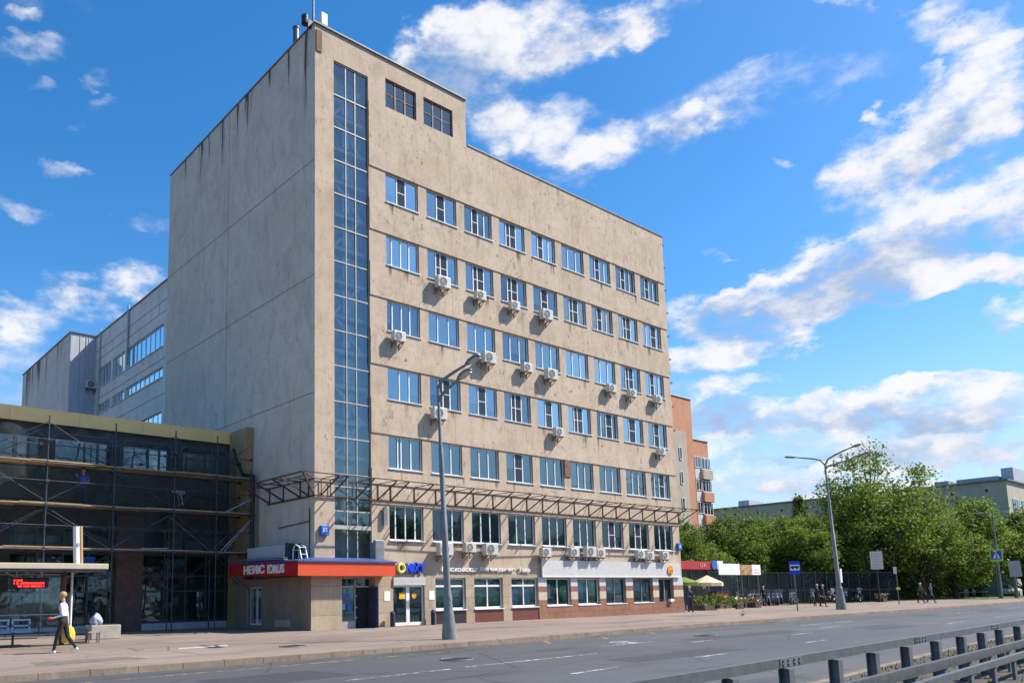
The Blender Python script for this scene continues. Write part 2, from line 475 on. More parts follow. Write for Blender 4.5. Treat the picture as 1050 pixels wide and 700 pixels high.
def mat_walk():
    m, nt, b = NT("sidewalk_asphalt")
    f1 = noise(nt, 0.22, 6, 0.62, (.5, 1.4, 1), .8); f2 = noise(nt, 2.2, 6, 0.7); f3 = noise(nt, 70, 2, 0.6)
    c = ramp(nt, f1, [(0.28, (.165, .128, .105)), (0.5, (.225, .175, .145)), (0.72, (.285, .225, .185))])
    c = mixc(nt, mapr(nt, f2, 0.55, 0.75, 0, .5, True), c, (.14, .11, .095))
    f4 = noise(nt, .55, 7, .72, (.5, 1.2, 1), 1.4)
    c = mixc(nt, mapr(nt, f4, .55, .66, 0, .6, True), c, (.125, .10, .088))
    c = mixc(nt, mapr(nt, f4, .28, .42, .5, 0, True), c, (.36, .30, .255))
    vo = N(nt, "ShaderNodeTexVoronoi", i_Scale=0.35, feature='DISTANCE_TO_EDGE')
    tc = N(nt, "ShaderNodeTexCoord"); L(nt, tc.outputs["Object"], vo.inputs["Vector"])
    c = mixc(nt, mapr(nt, vo.outputs["Distance"], 0.0, 0.010, .75, 0), c, (.06, .055, .048))
    c = mixc(nt, mapr(nt, f3, 0.4, 0.75, 0, .35), c, (.35, .29, .25))
    L(nt, c, b.inputs["Base Color"]); b.inputs["Roughness"].default_value = .9
    b.inputs["Specular IOR Level"].default_value = .25
    bump(nt, b, f3, .3, .006); return m
M['sidewalk'] = mat_walk()
M['kerb'] = mat_wall("kerb_stone", (.225, .175, .13), (.30, .245, .19), (.07, .058, .045), .8, .2, big=.6)

def mat_paint(name, col, wear):
    m, nt, b = NT(name)
    out = nt.nodes["Material Output"]
    b.inputs["Base Color"].default_value = (*col, 1); b.inputs["Roughness"].default_value = .7
    n = noise(nt, 4.5, 7, 0.75)
    tr = N(nt, "ShaderNodeBsdfTransparent"); mx = N(nt, "ShaderNodeMixShader")
    L(nt, mapr(nt, n, wear, wear + .12, .9, 0.0), mx.inputs[0]); L(nt, b.outputs[0], mx.inputs[1]); L(nt, tr.outputs[0], mx.inputs[2])
    L(nt, mx.outputs[0], out.inputs["Surface"]); return m
def mat_stain(name, col, lo, hi, scale, stretch):
    m, nt, b = NT(name); out = nt.nodes["Material Output"]
    b.inputs["Base Color"].default_value = (*col, 1); b.inputs["Roughness"].default_value = .95; b.inputs["Specular IOR Level"].default_value = .1
    tc = N(nt, "ShaderNodeTexCoord"); sep = N(nt, "ShaderNodeSeparateXYZ"); L(nt, tc.outputs["UV"], sep.inputs[0])
    n = noise(nt, scale, 5, .65, stretch)
    # u across, v from 0 (foot) to 1 (head of the streak)
    e = N(nt, "ShaderNodeMath", operation='MULTIPLY'); a = N(nt, "ShaderNodeMath", operation='SUBTRACT'); a.inputs[0].default_value = 1.0; L(nt, sep.outputs[0], a.inputs[1]); L(nt, sep.outputs[0], e.inputs[0]); L(nt, a.outputs[0], e.inputs[1])
    ed = mapr(nt, e.outputs[0], 0, .16, 0, 1, True); v = mapr(nt, sep.outputs[1], 0.0, 1.0, 0, 1, True)
    q = N(nt, "ShaderNodeMath", operation='MULTIPLY'); L(nt, ed, q.inputs[0]); L(nt, v, q.inputs[1])
    q2 = N(nt, "ShaderNodeMath", operation='MULTIPLY'); L(nt, q.outputs[0], q2.inputs[0]); L(nt, mapr(nt, n, lo, hi, 0, 1, True), q2.inputs[1])
    tr = N(nt, "ShaderNodeBsdfTransparent"); mx = N(nt, "ShaderNodeMixShader")
    L(nt, q2.outputs[0], mx.inputs[0]); L(nt, tr.outputs[0], mx.inputs[1]); L(nt, b.outputs[0], mx.inputs[2]); L(nt, mx.outputs[0], out.inputs["Surface"]); return m
M['stain'] = mat_stain("rain_stain", (.20, .155, .11), .38, .72, 2.5, (2.2, 2.2, .25))
M['soot'] = mat_stain("roof_soot_stain", (.075, .065, .055), .42, .60, 1.6, (2.6, 2.6, .16))
M['patchg'] = mat("mortar_patch", (.33, .29, .23), .95, .25, 5)
M['linew'] = mat_paint("worn_white_paint", (.50, .50, .49), .47)
M['liney'] = mat_paint("worn_yellow_paint", (.46, .31, .07), .44)

# ------------------------------------------------------------------ camera
cam = bpy.data.cameras.new("camera"); co = bpy.data.objects.new("camera", cam); COL.objects.link(co)
Rv = Vector((0.7712245, -0.6363215, -0.01754206)); Uv = Vector((-0.07118584, -0.11359663, 0.99097345)); Fv = Vector((0.63257043, 0.76301426, 0.13290559))
mw = Matrix(((Rv.x, Uv.x, -Fv.x, -18.25699), (Rv.y, Uv.y, -Fv.y, -29.62073), (Rv.z, Uv.z, -Fv.z, 1.4), (0, 0, 0, 1)))
co.matrix_world = mw
cam.sensor_fit = 'HORIZONTAL'; cam.sensor_width = 36
cam.lens = 810.6372 / 1050 * 36
cam.shift_x = (525 - 435.6386) / 1050
cam.shift_y = (501.2135 - 350) / 1050
cam.clip_start = 0.1; cam.clip_end = 3000
scene.camera = co

# ------------------------------------------------------------------ light
SUN_AZ = 57.0   # from the facade's normal (-Y) towards +X
SUN_EL = 48.0
sd = Vector((math.sin(R(SUN_AZ)) * math.cos(R(SUN_EL)), -math.cos(R(SUN_AZ)) * math.cos(R(SUN_EL)), math.sin(R(SUN_EL))))
sl = bpy.data.lights.new("sun", 'SUN'); sl.energy = 4.5; sl.angle = R(0.55); sl.color = (1.0, .93, .82)
so = bpy.data.objects.new("sun", sl); COL.objects.link(so)
so.rotation_euler = sd.to_track_quat('Z', 'Y').to_euler()
so.location = (20, -20, 60)

W = bpy.data.worlds.new("World"); scene.world = W; W.use_nodes = True
wn = W.node_tree; bg = wn.nodes["Background"]
SKYS = 0.145
EXPO = 0.78
bg.inputs["Strength"].default_value = SKYS
sky = N(wn, "ShaderNodeTexSky", sky_type='NISHITA', sun_disc=False)
sky.sun_elevation = R(SUN_EL)
sky.sun_rotation = math.atan2(sd.x, sd.y)
sky.altitude = 150; sky.air_density = 1.0; sky.dust_density = 0.6; sky.ozone_density = 2.2
hs = N(wn, "ShaderNodeHueSaturation", i_Saturation=1.38, i_Value=0.84)
L(wn, sky.outputs[0], hs.inputs["Color"])
CLOUDS = [(46.1, 36.4, 5.5, 2.2, 6, 1.0), (41.8, 36.4, 3.0, 1.8, 25, 0.9), (55.7, 36.9, 4.2, 1.0, 6, 0.75), (49.5, 31.4, 3.8, 1.6, -15, 0.72), (45.7, 33.1, 1.6, 0.9, 14, 0.6), (51.4, 28.1, 2.5, 0.7, 8, 0.45), (42.9, 34.7, 2.8, 1.0, -25, 0.8), (76.9, 27.2, 3.1, 2.0, 13, 1.1), (71.6, 25.4, 3.5, 1.5, 22, 1.0), (75.0, 21.3, 5.5, 2.1, 6, 1.15), (69.1, 19.7, 3.9, 1.8, 5, 1.05), (64.9, 18.2, 4.9, 1.2, -1, 1.0), (62.4, 17.8, 3.0, 1.1, 2, 0.8), (76.3, 17.9, 4.1, 0.8, 0, 0.95), (77.6, 15.7, 1.3, 0.6, -1, 0.8), (59.4, 15.7, 2.8, 1.0, -1, 0.85), (64.1, 16.0, 2.3, 0.6, -3, 0.85), (61.2, 13.9, 3.3, 0.5, 2, 0.6), (60.6, 12.2, 2.1, 1.3, -6, 1.05), (66.7, 11.0, 6.8, 1.1, -7, 1.1), (74.4, 10.8, 4.8, 1.2, 1, 1.1), (68.3, 9.3, 10.4, 1.0, -3, 0.75), (73.0, 12.1, 3.0, 0.3, -2, 0.6), (58.6, 18.8, 1.6, 1.0, -7, 0.7), (63.5, 7.3, 7.1, 0.9, -1, 0.85), (73.9, 8.1, 5.3, 0.7, -2, 0.85), (66.5, 8.3, 4.0, 0.3, -3, 0.7), (75.5, 9.2, 2.8, 0.4, 0, 0.8), (69.7, 6.2, 6.4, 0.5, -1, 0.8), (63.5, 31.1, 6.5, 1.5, 0, 0.5), (55.2, 29.9, 4.2, 1.2, 5, 0.35), (59.4, 30.4, 3.4, 0.5, 2, 0.3), (75.1, 32.2, 1.2, 1.4, 39, 0.75), (65.7, 16.4, 1.4, 0.5, -3, 0.7), (62.8, 19.6, 1.3, 0.6, 12, 0.7), (61.2, 18.6, 1.1, 0.5, 2, 0.65), (71.2, 34.4, 2.2, 0.4, -20, 0.7), (77.2, 30.5, 2.0, 0.7, 0, 0.75), (74.2, 29.3, 0.6, 0.4, 3, 0.6), (71.7, 28.3, 0.5, 0.5, 16, 0.6), (17.7, 20.9, 3.1, 1.0, 4, 0.85), (11.9, 18.2, 1.9, 1.4, -3, 0.75), (16.2, 19.2, 2.3, 0.8, -9, 0.6), (14.3, 28.1, 1.4, 0.4, 3, 0.52), (11.5, 33.6, 2.1, 0.7, 16, 0.5), (16.2, 32.7, 0.7, 0.5, 12, 0.5), (16.0, 31.0, 1.4, 0.4, 30, 0.42), (12.2, 31.9, 0.7, 0.4, 14, 0.42), (19.5, 25.3, 2.4, 0.5, 0, 0.42), (11.3, 24.9, 1.8, 0.5, -16, 0.4), (11.1, 13.5, 3.8, 2.8, 6, 0.5), (11.1, 35.3, 1.0, 0.3, 17, 0.4), (61.1, 21.9, 1.1, 0.2, -4, 0.5), (65.9, 26.9, 0.7, 0.3, -14, 0.5)]
tcw = N(wn, "ShaderNodeTexCoord"); dirv = tcw.outputs["Generated"]
def wmath(op, a, b=None, c=None):
    n = N(wn, "ShaderNodeMath", operation=op)
    for i, x in enumerate((a, b, c)):
        if x is None: continue
        if hasattr(x, "is_output"): L(wn, x, n.inputs[i])
        else: n.inputs[i].default_value = x
    return n.outputs[0]
def wvec(op, a, b=None, s=None):
    n = N(wn, "ShaderNodeVectorMath", operation=op)
    for i, x in enumerate((a, b)):
        if x is None: continue
        if hasattr(x, "is_output"): L(wn, x, n.inputs[i])
        else: n.inputs[i].default_value = x
    if s is not None: n.inputs["Scale"].default_value = s
    return n
def wnoise(scale, detail, rough, vec, col=False):
    n = N(wn, "ShaderNodeTexNoise", i_Scale=scale, i_Detail=detail, i_Roughness=rough); L(wn, vec, n.inputs["Vector"])
    return n.outputs["Color" if col else "Fac"]
# flatten clouds: stretch the lookup upwards so that shapes are wider than tall
mpw = N(wn, "ShaderNodeMapping"); mpw.inputs["Scale"].default_value = (1, 1, 1.9); L(wn, dirv, mpw.inputs[0])
cdir = mpw.outputs[0]
w1 = wvec('SUBTRACT', wnoise(11.0, 6, .62, cdir, True), (.5, .5, .5)).outputs[0]
w1 = wvec('SCALE', w1, s=.085).outputs[0]
dw = wvec('ADD', dirv, w1).outputs[0]
S = None; V = None
for (az, el, wa, we, ro, st) in CLOUDS:
    a, e, q = R(az), R(el), R(ro)
    c = Vector((math.sin(a) * math.cos(e), math.cos(a) * math.cos(e), math.sin(e)))
    h = Vector((math.cos(a), -math.sin(a), 0)); v = h.cross(c)
    if v.z < 0: v = -v
    t1 = h * math.cos(q) + v * math.sin(q); t2 = -h * math.sin(q) + v * math.cos(q)
    t1 /= math.sin(R(wa)); t2 /= math.sin(R(we))
    x = wvec('DOT_PRODUCT', dw, tuple(t1)).outputs["Value"]
    y = wvec('DOT_PRODUCT', dw, tuple(t2)).outputs["Value"]
    y = wmath('SUBTRACT', y, c.dot(t2)); x = wmath('SUBTRACT', x, c.dot(t1))
    r2 = wmath('MULTIPLY_ADD', x, x, wmath('MULTIPLY', y, y))
    g = mapr(wn, r2, 0.0, 2.6, st, 0.0, True)
    fr = wmath('GREATER_THAN', wvec('DOT_PRODUCT', dirv, tuple(c)).outputs["Value"], .5)
    g = wmath('MULTIPLY', g, fr)
    yy = wmath('MULTIPLY', wmath('MAXIMUM', wmath('MINIMUM', y, 1.3), -1.3), g)
    S = g if S is None else wmath('ADD', S, g)
    V = yy if V is None else wmath('ADD', V, yy)
fb = wnoise(13.0, 12, .60, cdir)
fb2 = wnoise(42.0, 6, .62, cdir)
lump = wnoise(21.0, 2, .5, wvec('ADD', cdir, w1).outputs[0])
wide = wnoise(2.3, 4, .55, cdir)
# clouds elsewhere in the sky (behind and above the viewer)
cu = wmath('SUBTRACT', wide, .52)
az_front = wvec('DOT_PRODUCT', dirv, (.715, .675, .18)).outputs["Value"]
outside = mapr(wn, az_front, .70, .86, 2.4, 0.0, True)
base = wmath('MULTIPLY', wmath('MAXIMUM', cu, 0.0), outside)
D0 = wmath('ADD', wmath('MINIMUM', S, .98), wmath('MULTIPLY', base, 1.6))
gain = wmath('MINIMUM', wmath('MULTIPLY_ADD', D0, 3.4, .02), 2.7)
D = wmath('ADD', D0, wmath('MULTIPLY', wmath('SUBTRACT', fb, .535), gain))
D = wmath('ADD', D, wmath('MULTIPLY', wmath('SUBTRACT', lump, .5), wmath('MULTIPLY', gain, .30)))
D = wmath('ADD', D, wmath('MULTIPLY', wmath('SUBTRACT', fb2, .5), wmath('MULTIPLY', gain, .35)))
cover = mapr(wn, D, .12, 1.12, 0.0, 1.0, True)
hgt = wmath('DIVIDE', V, wmath('MAXIMUM', S, .15))
sh = wmath('ADD', wmath('MULTIPLY', hgt, .45), wmath('MULTIPLY', wmath('SUBTRACT', fb, .5), 2.6))
sh = wmath('ADD', sh, wmath('MULTIPLY', wmath('SUBTRACT', lump, .5), 1.1))
sh = wmath('SUBTRACT', sh, mapr(wn, S, .9, 1.9, 0.0, .55))
shade = mapr(wn, sh, -.80, .22, 0.0, 1.0, True)
k = 1.0 / SKYS / 2 ** EXPO
ccol = mixc(wn, shade, (.40 * k, .52 * k, .74 * k), (.97 * k, .97 * k, 1.0 * k))
sep = N(wn, "ShaderNodeSeparateXYZ"); L(wn, dirv, sep.inputs[0])
hz = mapr(wn, sep.outputs["Z"], .0, .32, .95, 0.0, True)
clear = mixc(wn, hz, hs.outputs[0], (.55 * k, .74 * k, .96 * k))
skyc = mixc(wn, wmath('MULTIPLY', cover, .97), clear, ccol)
W.cycles.sampling_method = 'MANUAL'; W.cycles.sample_map_resolution = 256
L(wn, skyc, bg.inputs["Color"])

vs = scene.view_settings
scene.display_settings.display_device = 'sRGB'
vs.view_transform = 'Standard'; vs.look = 'None'; vs.exposure = EXPO; vs.gamma = 1.0; vs.use_curve_mapping = False
scene.cycles.use_denoising = True
scene.cycles.max_bounces = 6; scene.cycles.diffuse_bounces = 3; scene.cycles.glossy_bounces = 3
scene.cycles.transparent_max_bounces = 12
scene.cycles.caustics_reflective = False; scene.cycles.caustics_refractive = False
# ------------------------------------------------------------------ ground, road, kerbs
KERB = [(-90, -14.6), (-45, -13.4), (-14.69, -12.42), (-7.38, -12.28), (-.35, -11.86), (10.87, -10.98), (28.84, -10.52), (64.69, -9.56), (110, -8.4), (260, -4.6)]
MED = [(-90, -27.2), (-30, -25.2), (-12, -24.4), (-4.8, -23.77), (.84, -23.19), (5.29, -22.82), (11.12, -22.43), (30, -21.3), (110, -17.6), (260, -11.4)]
RAIL = [(x, -25.96 + .067 * (x + 12.86)) for x in (-40, -20, 0, 20, 40, 60)]
def ymap(pl, x):
    for (x0, y0), (x1, y1) in zip(pl, pl[1:]):
        if x0 <= x <= x1: return y0 + (y1 - y0) * (x - x0) / (x1 - x0)
    return pl[-1][1] if x > pl[-1][0] else pl[0][1]
def strip(name, xs, fa, fb, z, m, kind='structure'):
    b = MB()
    for x0, x1 in zip(xs, xs[1:]):
        b.quad((x0, fa(x0), z), (x1, fa(x1), z), (x1, fb(x1), z), (x0, fb(x0), z))
    return tag(b.build(name, m), kind=kind)
XS = sorted(set([-90, -60, -45, -30, -22] + list(range(-18, 70, 4)) + [80, 90, 110, 140, 180, 220, 260] + [p[0] for p in KERB] + [p[0] for p in MED]))
b = MB(); b.quad((-1500, -1500, -.16), (1500, -1500, -.16), (1500, 1500, -.16), (-1500, 1500, -.16))
tag(b.build("ground", M['soil']), kind='structure')
strip("road", XS, lambda x: ymap(MED, x), lambda x: ymap(KERB, x), -.13, M['asphalt'])
strip("sidewalk", XS, lambda x: ymap(KERB, x) + .16, lambda x: 70, 0.0, M['sidewalk'])
strip("far_carriageway", XS, lambda x: ymap(MED, x) - 22, lambda x: ymap(MED, x) - 2.55, -.125, M['asphalt'])
strip("median", XS, lambda x: ymap(MED, x) - 2.55, lambda x: ymap(MED, x) - .18, -.005, M['soil'])
def kerbline(name, pl, dirn, m, x0, x1, step):
    b = MB(); x = x0
    while x < x1:
        xe = min(x + step, x1); g = .006
        ya, yb = ymap(pl, x), ymap(pl, xe)
        z1 = random.uniform(-.004, .006)
        P = [(x + g, ya, -.15), (xe - g, yb, -.15), (xe - g, yb + .17 * dirn, -.15), (x + g, ya + .17 * dirn, -.15)]
        T = [(x + g, ya + .02 * dirn, z1), (xe - g, yb + .02 * dirn, z1), (xe - g, yb + .17 * dirn, z1), (x + g, ya + .17 * dirn, z1)]
        b.add(P + T, [(4, 5, 6, 7), (0, 1, 5, 4), (1, 2, 6, 5), (2, 3, 7, 6), (3, 0, 4, 7)])
        x = xe
    return tag(b.build(name, m, normals=True), kind='structure')
kerbline("kerb", KERB, 1, M['kerb'], -60, 150, 1.0)
kerbline("median_kerb", MED, -1, M['kerb'], -40, 100, 1.0)
# gutter band of dust along the kerb
def flat_line(b, p0, p1, w, z, mi=0):
    p0 = Vector((*p0, z)); p1 = Vector((*p1, z)); d = (p1 - p0).normalized(); n = Vector((-d.y, d.x, 0)) * (w / 2)
    b.quad(p0 - n, p1 - n, p1 + n, p0 + n, mi)
mk = MB(); Z = -.126
for p0, p1, w in [((-14.9, -17.4), (-11.2, -17.25), .12), ((-9.94, -17.2), (-7.15, -16.99), .12), ((-6.7, -16.88), (-1.95, -16.70), .12), ((-6.34, -19.52), (-4.66, -19.34), .12),
                  ((-1.75, -19.24), (-.21, -19.2), .12), ((3.08, -16.1), (4.5, -16.05), .12), ((8.34, -16.68), (10.0, -16.6), .12), ((4.8, -18.8), (6.3, -18.7), .12),
                  ((13.2, -15.4), (16.0, -15.2), .12), ((15.2, -13.75), (21.0, -13.5), .14), 
                  ((19, -17.9), (22, -17.7), .12), ((33, -14.1), (37, -13.9), .12), ((44, -13.4), (49, -13.2), .12), ((27, -17.4), (31, -17.2), .12), ((56, -12.8), (62, -12.5), .12)]:
    flat_line(mk, p0, p1, w, Z)
# arrow: shaft and a head leaning to the kerb
flat_line(mk, (.2, -15.15), (2.9, -14.95), .13, Z)
mk.add([(1.35, -14.95, Z), (2.2, -14.95, Z), (2.45, -14.25, Z), (1.9, -14.1, Z)], [(0, 1, 2, 3)])
mk.add([(1.5, -14.35, Z + .002), (2.9, -14.45, Z + .002), (2.3, -13.95, Z + .002)], [(0, 1, 2)])
tag(mk.build("lane_markings", M['linew']), kind='structure')
mk = MB()
yl = [(-40, -14.5), (-12.72, -13.62), (-8.13, -13.42), (-5.23, -13.15), (-2.95, -13.0)]
for a, c in zip(yl, yl[1:]): flat_line(mk, a, c, .09, Z)
for a, c in [((1.29, -12.0), (.29, -13.1)), ((4.28, -11.85), (3.27, -12.95)), ((7.39, -11.7), (6.6, -12.6))]:
    flat_line(mk, a, c, .11, Z)
yl = [(-1.2, -12.05), (4, -11.75), (8, -11.5)]
for a, c in zip(yl, yl[1:]): flat_line(mk, a, c, .06, Z)
tag(mk.build("kerbside_markings", M['liney']), kind='structure')
# pale repair patch and dark seam on the pavement
mk = MB()
mk.add([(-9.1, -7.5, .004), (-7.5, -7.3, .004), (-7.2, -6.6, .004), (-8.0, -6.75, .004), (-8.9, -6.9, .004)], [(0, 1, 2, 3, 4)])
tag(mk.build("pavement_patch", mat("pale_patch", (.42, .37, .33), .9, .15)), kind='structure')
mk = MB()
for a, c in [((-16, -2.2), (-6, -4.7)), ((-6, -4.7), (0, -7.4)), ((0, -7.4), (5, -8.6))]: flat_line(mk, a, c, .05, .003)
tag(mk.build("pavement_seam", M['joint']), kind='structure')
# lawn and path on the right
LAWN = [(76, -3.2), (86, -5.2), (120, -4.6), (180, -1.5), (180, 8), (128, 7.5), (98, 5.0), (80, .5)]
mk = MB(); mk.add([(x, y, .02) for x, y in LAWN], [tuple(range(len(LAWN)))])
tag(mk.build("lawn", M['grass']), kind='structure')
mk = MB(); mk.add([(x, y, .02) for x, y in [(56, 4.0), (68, 3.0), (84, 8.2), (128, 12), (190, 15), (190, 60), (60, 60), (40, 30), (44, 12)]], [tuple(range(9))])
tag(mk.build("park_ground", M['grass']), kind='structure')

# grass tufts on the median soil
gb = MB(); rg = random.Random(5)
for i in range(2200):
    x = rg.uniform(-16, 12); y = ymap(MED, x) - rg.choice([rg.uniform(.25, .9), rg.uniform(.9, 2.5)])
    s = rg.uniform(.006, .014); a = rg.uniform(0, PI); h = rg.uniform(.03, .11)
    d = Vector((math.cos(a), math.sin(a), 0)) * s; p = Vector((x, y, -.01)); q = p + Vector((rg.uniform(-.06, .06), rg.uniform(-.06, .06), h))
    gb.add([p - d, p + d, q], [(0, 1, 2)], 1 if rg.random() < .22 else 0)
tag(gb.build("median_grass", [M['grass'], mat("dry_grass", (.20, .16, .05), .9, .3)]), kind='stuff')

# ------------------------------------------------------------------ guard rails
def railprofile(b, pl, z, w, h, mi=0):
    for (x0, y0), (x1, y1) in zip(pl, pl[1:]):
        b.bar((x0, y0, z), (x1, y1, z), w, h, mi)
def resample(pl, x0, x1, step, dy=0):
    n = max(2, int((x1 - x0) / step)); return [(x0 + (x1 - x0) * i / n, ymap(pl, x0 + (x1 - x0) * i / n) + dy) for i in range(n + 1)]
def wbeam(pts, zc, half, depth):
    """folded steel beam swept along pts"""
    prof = [(-.5, -1), (.5, -.85), (.5, -.35), (-.2, -.1), (-.2, .1), (.5, .35), (.5, .85), (-.5, 1)]
    b = MB(); ring = []
    for i, (x, y) in enumerate(pts):
        x0, y0 = pts[max(0, i - 1)]; x1, y1 = pts[min(len(pts) - 1, i + 1)]
        d = Vector((x1 - x0, y1 - y0, 0)).normalized(); n = Vector((d.y, -d.x, 0))
        ring.append([Vector((x, y, zc)) + n * (p * depth) + Vector((0, 0, q * half)) for p, q in prof])
    k = len(prof)
    for i in range(len(ring) - 1):
        vs = ring[i] + ring[i + 1]
        b.add(vs, [(j, j + 1, k + j + 1, k + j) for j in range(k - 1)] + [(k - 1, 0, k, 2 * k - 1)], 0)
    return b
t = thing("guard_rail", "tall galvanised guard rail on square steel posts along the road edge", "guard rail", (-6, -25.2, 0), None)
rl = resample(RAIL, -26, 55, 1.0)
b = MB()
for (x0, y0), (x1, y1) in zip(rl, rl[1:]):
    b.bar((x0, y0, .698), (x1 + .001, y1, .698), .06, .09)
b.build("beam", M['galv'], t)
x = -15.0
while x < 20:
    b = MB(); y = ymap(RAIL, x); y2 = ymap(RAIL, x + .5)
    b.bar((x, y - .034, .698), (x + .5, y2 - .034, .698), .006, .075)
    for q in (.06, .18, .32, .44):
        yy = y + (y2 - y) * q / .5
        for z in (.678, .718): b.tube((x + q, yy - .036, z), (x + q, yy - .052, z), .013, .013, 6)
    x += 4.2; b.build("splice_plate", M['galvdark'], t)
px = [-14.2, -13.0, -11.8, -10.64, -9.38, -8.21, -6.96, -5.64, -4.31, -3.05, -1.82, -.38] + [.9 + 1.27 * i for i in range(18)]
for x in px:
    b = MB(); y = ymap(RAIL, x) - .02
    b.box(x - .05, x + .05, y - .055, y - .042, -.05, .64); b.box(x - .05, x + .05, y + .042, y + .055, -.05, .64); b.box(x - .01, x + .01, y - .044, y + .044, -.05, .64)
    b.build("post", M['galvdark'], t)
LOWA = [(x, ymap(RAIL, x) - .25) for x in (-26, -10, 0, 20, 40)]
LOWB = [(x, ymap(RAIL, x) - .545) for x in (-26, -10, 0, 20, 40)]
for nm, dy, zt, lab in (("low_guard_rail", -.25, .45, "low heavy steel rail directly behind the tall rail's posts"), ("low_guard_rail", -1.545, .38, "lowest steel rail nearest the viewer on stubby posts")):
    t = thing(nm, lab, "guard rail", (-6, -25.2 + (dy if dy > -1 else -.545), 0), "low median rails")
    pl = LOWA if dy > -1 else LOWB
    pl = [(x, ymap(pl, x)) for x in range(-26, 41, 2)]
    b = MB()
    for (x0, y0), (x1, y1) in zip(pl, pl[1:]):
        b.bar((x0, y0, zt - .06), (x1 + .001, y1, zt - .06), .07, .115 if dy > -1 else .085)
    b.build("beam", M['galv'], t)
    x = -15.
    while x < 20:
        b = MB(); y = ymap(pl, x); b.box(x - .05, x + .05, y - .02, y + .02, -.05, zt - (.12 if dy > -1 else .09)); b.build("post", M['galvdark'], t); x += 1.25

def manhole(x, y, z, lab, r=.34):
    t = thing("manhole_cover", lab, "manhole cover", (x, y, z), "manhole covers")
    b = MB(); b.tube((x, y, z - .01), (x, y, z + .012), r, r, 24); b.torus((x, y, z + .01), (0, 0, 1), r + .04, .02, 24, 6)
    b.build("cover", M['galvdark'], t)
    b = MB()
    for i in range(-3, 4): b.box(x - math.sqrt(max(0, r * r - (i * .09) ** 2)) * .85, x + math.sqrt(max(0, r * r - (i * .09) ** 2)) * .85, y + i * .09 - .012, y + i * .09 + .012, z + .0125, z + .018)
    b.build("ribs", M['black'], t)
manhole(-5.5, -15.3, -.13, "iron manhole cover in the nearest visible lane left of the road arrow")
manhole(6.5, -14.6, -.13, "iron manhole cover beyond the road arrow towards the far lamp")
manhole(-6.4, -9.2, 0, "iron manhole cover in the pavement left of the near street lamp")
for x in (-9.5, 4.5, 18.0):
    b = MB(); y = ymap(KERB, x) - .28
    b.box(x - .3, x + .3, y - .2, y + .2, -.135, -.122)
    for i in range(6): b.box(x - .25 + i * .09, x - .22 + i * .09, y - .16, y + .16, -.1215, -.118)
    tag(b.build("gully_grate", M['galvdark']), {-9.5: "iron gully grate at the kerb below the walking woman", 4.5: "iron gully grate at the kerb right of the near street lamp", 18.0: "iron gully grate at the kerb before the far end of the office"}[x], "gully grate", "gully grates")
b = MB()
for x0, x1, y0, y1 in ((-3.5, 1.5, -19.0, -18.0), (4, 11, -15.9, -15.1), (-12, -9.2, -16.6, -15.0), (14, 17, -17.4, -16.2)):
    b.quad((x0, y0, -.128), (x1, y0 + .15, -.128), (x1 - .1, y1 + .15, -.128), (x0 + .1, y1, -.128))
tag(b.build("road_repairs", mat("fresh_asphalt", (.042, .043, .046), .8, .25, 5)), kind='structure')
b = MB()
for x0, x1, y0, y1 in ((-5.2, -3.2, -8.4, -6.6), (2.5, 7.0, -6.2, -5.2), (11, 15, -7.6, -6.2), (-13.5, -11, -10.4, -9.2), (20, 24, -5.5, -3.8)):
    b.quad((x0, y0, .003), (x1, y0 + .2, .003), (x1 - .15, y1 + .1, .003), (x0 + .1, y1, .003))
tag(b.build("pavement_repairs", mat("dark_repair", (.15, .125, .108), .9, .25, 3)), kind='structure')
# ------------------------------------------------------------------ main building
U1, PITCH, WW = 4.1026, 2.65055, 2.0764
ZT = {2: 5.652, 3: 9.012, 4: 12.373, 5: 15.76, 6: 19.118, 7: 22.397}
WH = {2: 1.66, 3: 1.62, 4: 1.61, 5: 1.60, 6: 1.59, 7: 1.58}
UR, ZR, ZP, UP, DEP = 28.15, 25.85, 28.55, 9.69, 17.65
office = thing("office_building", "eight storey beige stone office building with a raised corner and a tall stair window", "office building", (0, 0, 0))
WIN = {(r, c): (U1 + (c - 1) * PITCH, U1 + (c - 1) * PITCH + WW, ZT[r] - WH[r], ZT[r]) for r in ZT for c in range(1, 10)}
PENT = [(4.16, 6.17, 25.95, 27.52), (6.67, 8.72, 25.98, 27.53)]
STAIR = (1.05, 3.07, 3.04, 27.1)
GF = [(6.84, 8.84, .68, 2.24), (9.42, 11.47, .68, 2.25), (12.12, 14.14, .70, 2.24)]
SH = [(14.87, 16.88, .71, 2.2), (17.49, 19.46, .71, 2.2), (20.06, 21.99, .72, 2.2), (22.72, 24.79, .73, 2.2), (25.42, 27.05, .72, 2.2)]
DOOR = (4.25, 6.14, .02, 2.26)
DP = .20
b = MB()
b.wall('y', 0, 0, UR, 0, ZR, [h for k, h in WIN.items()] + GF + SH + [DOOR, (STAIR[0], STAIR[1], STAIR[2], ZR)], DP, 0, 1)
b.wall('y', 0, 0, UP, ZR, ZP, PENT + [(STAIR[0], STAIR[1], ZR, STAIR[3])], DP, 0, 1)
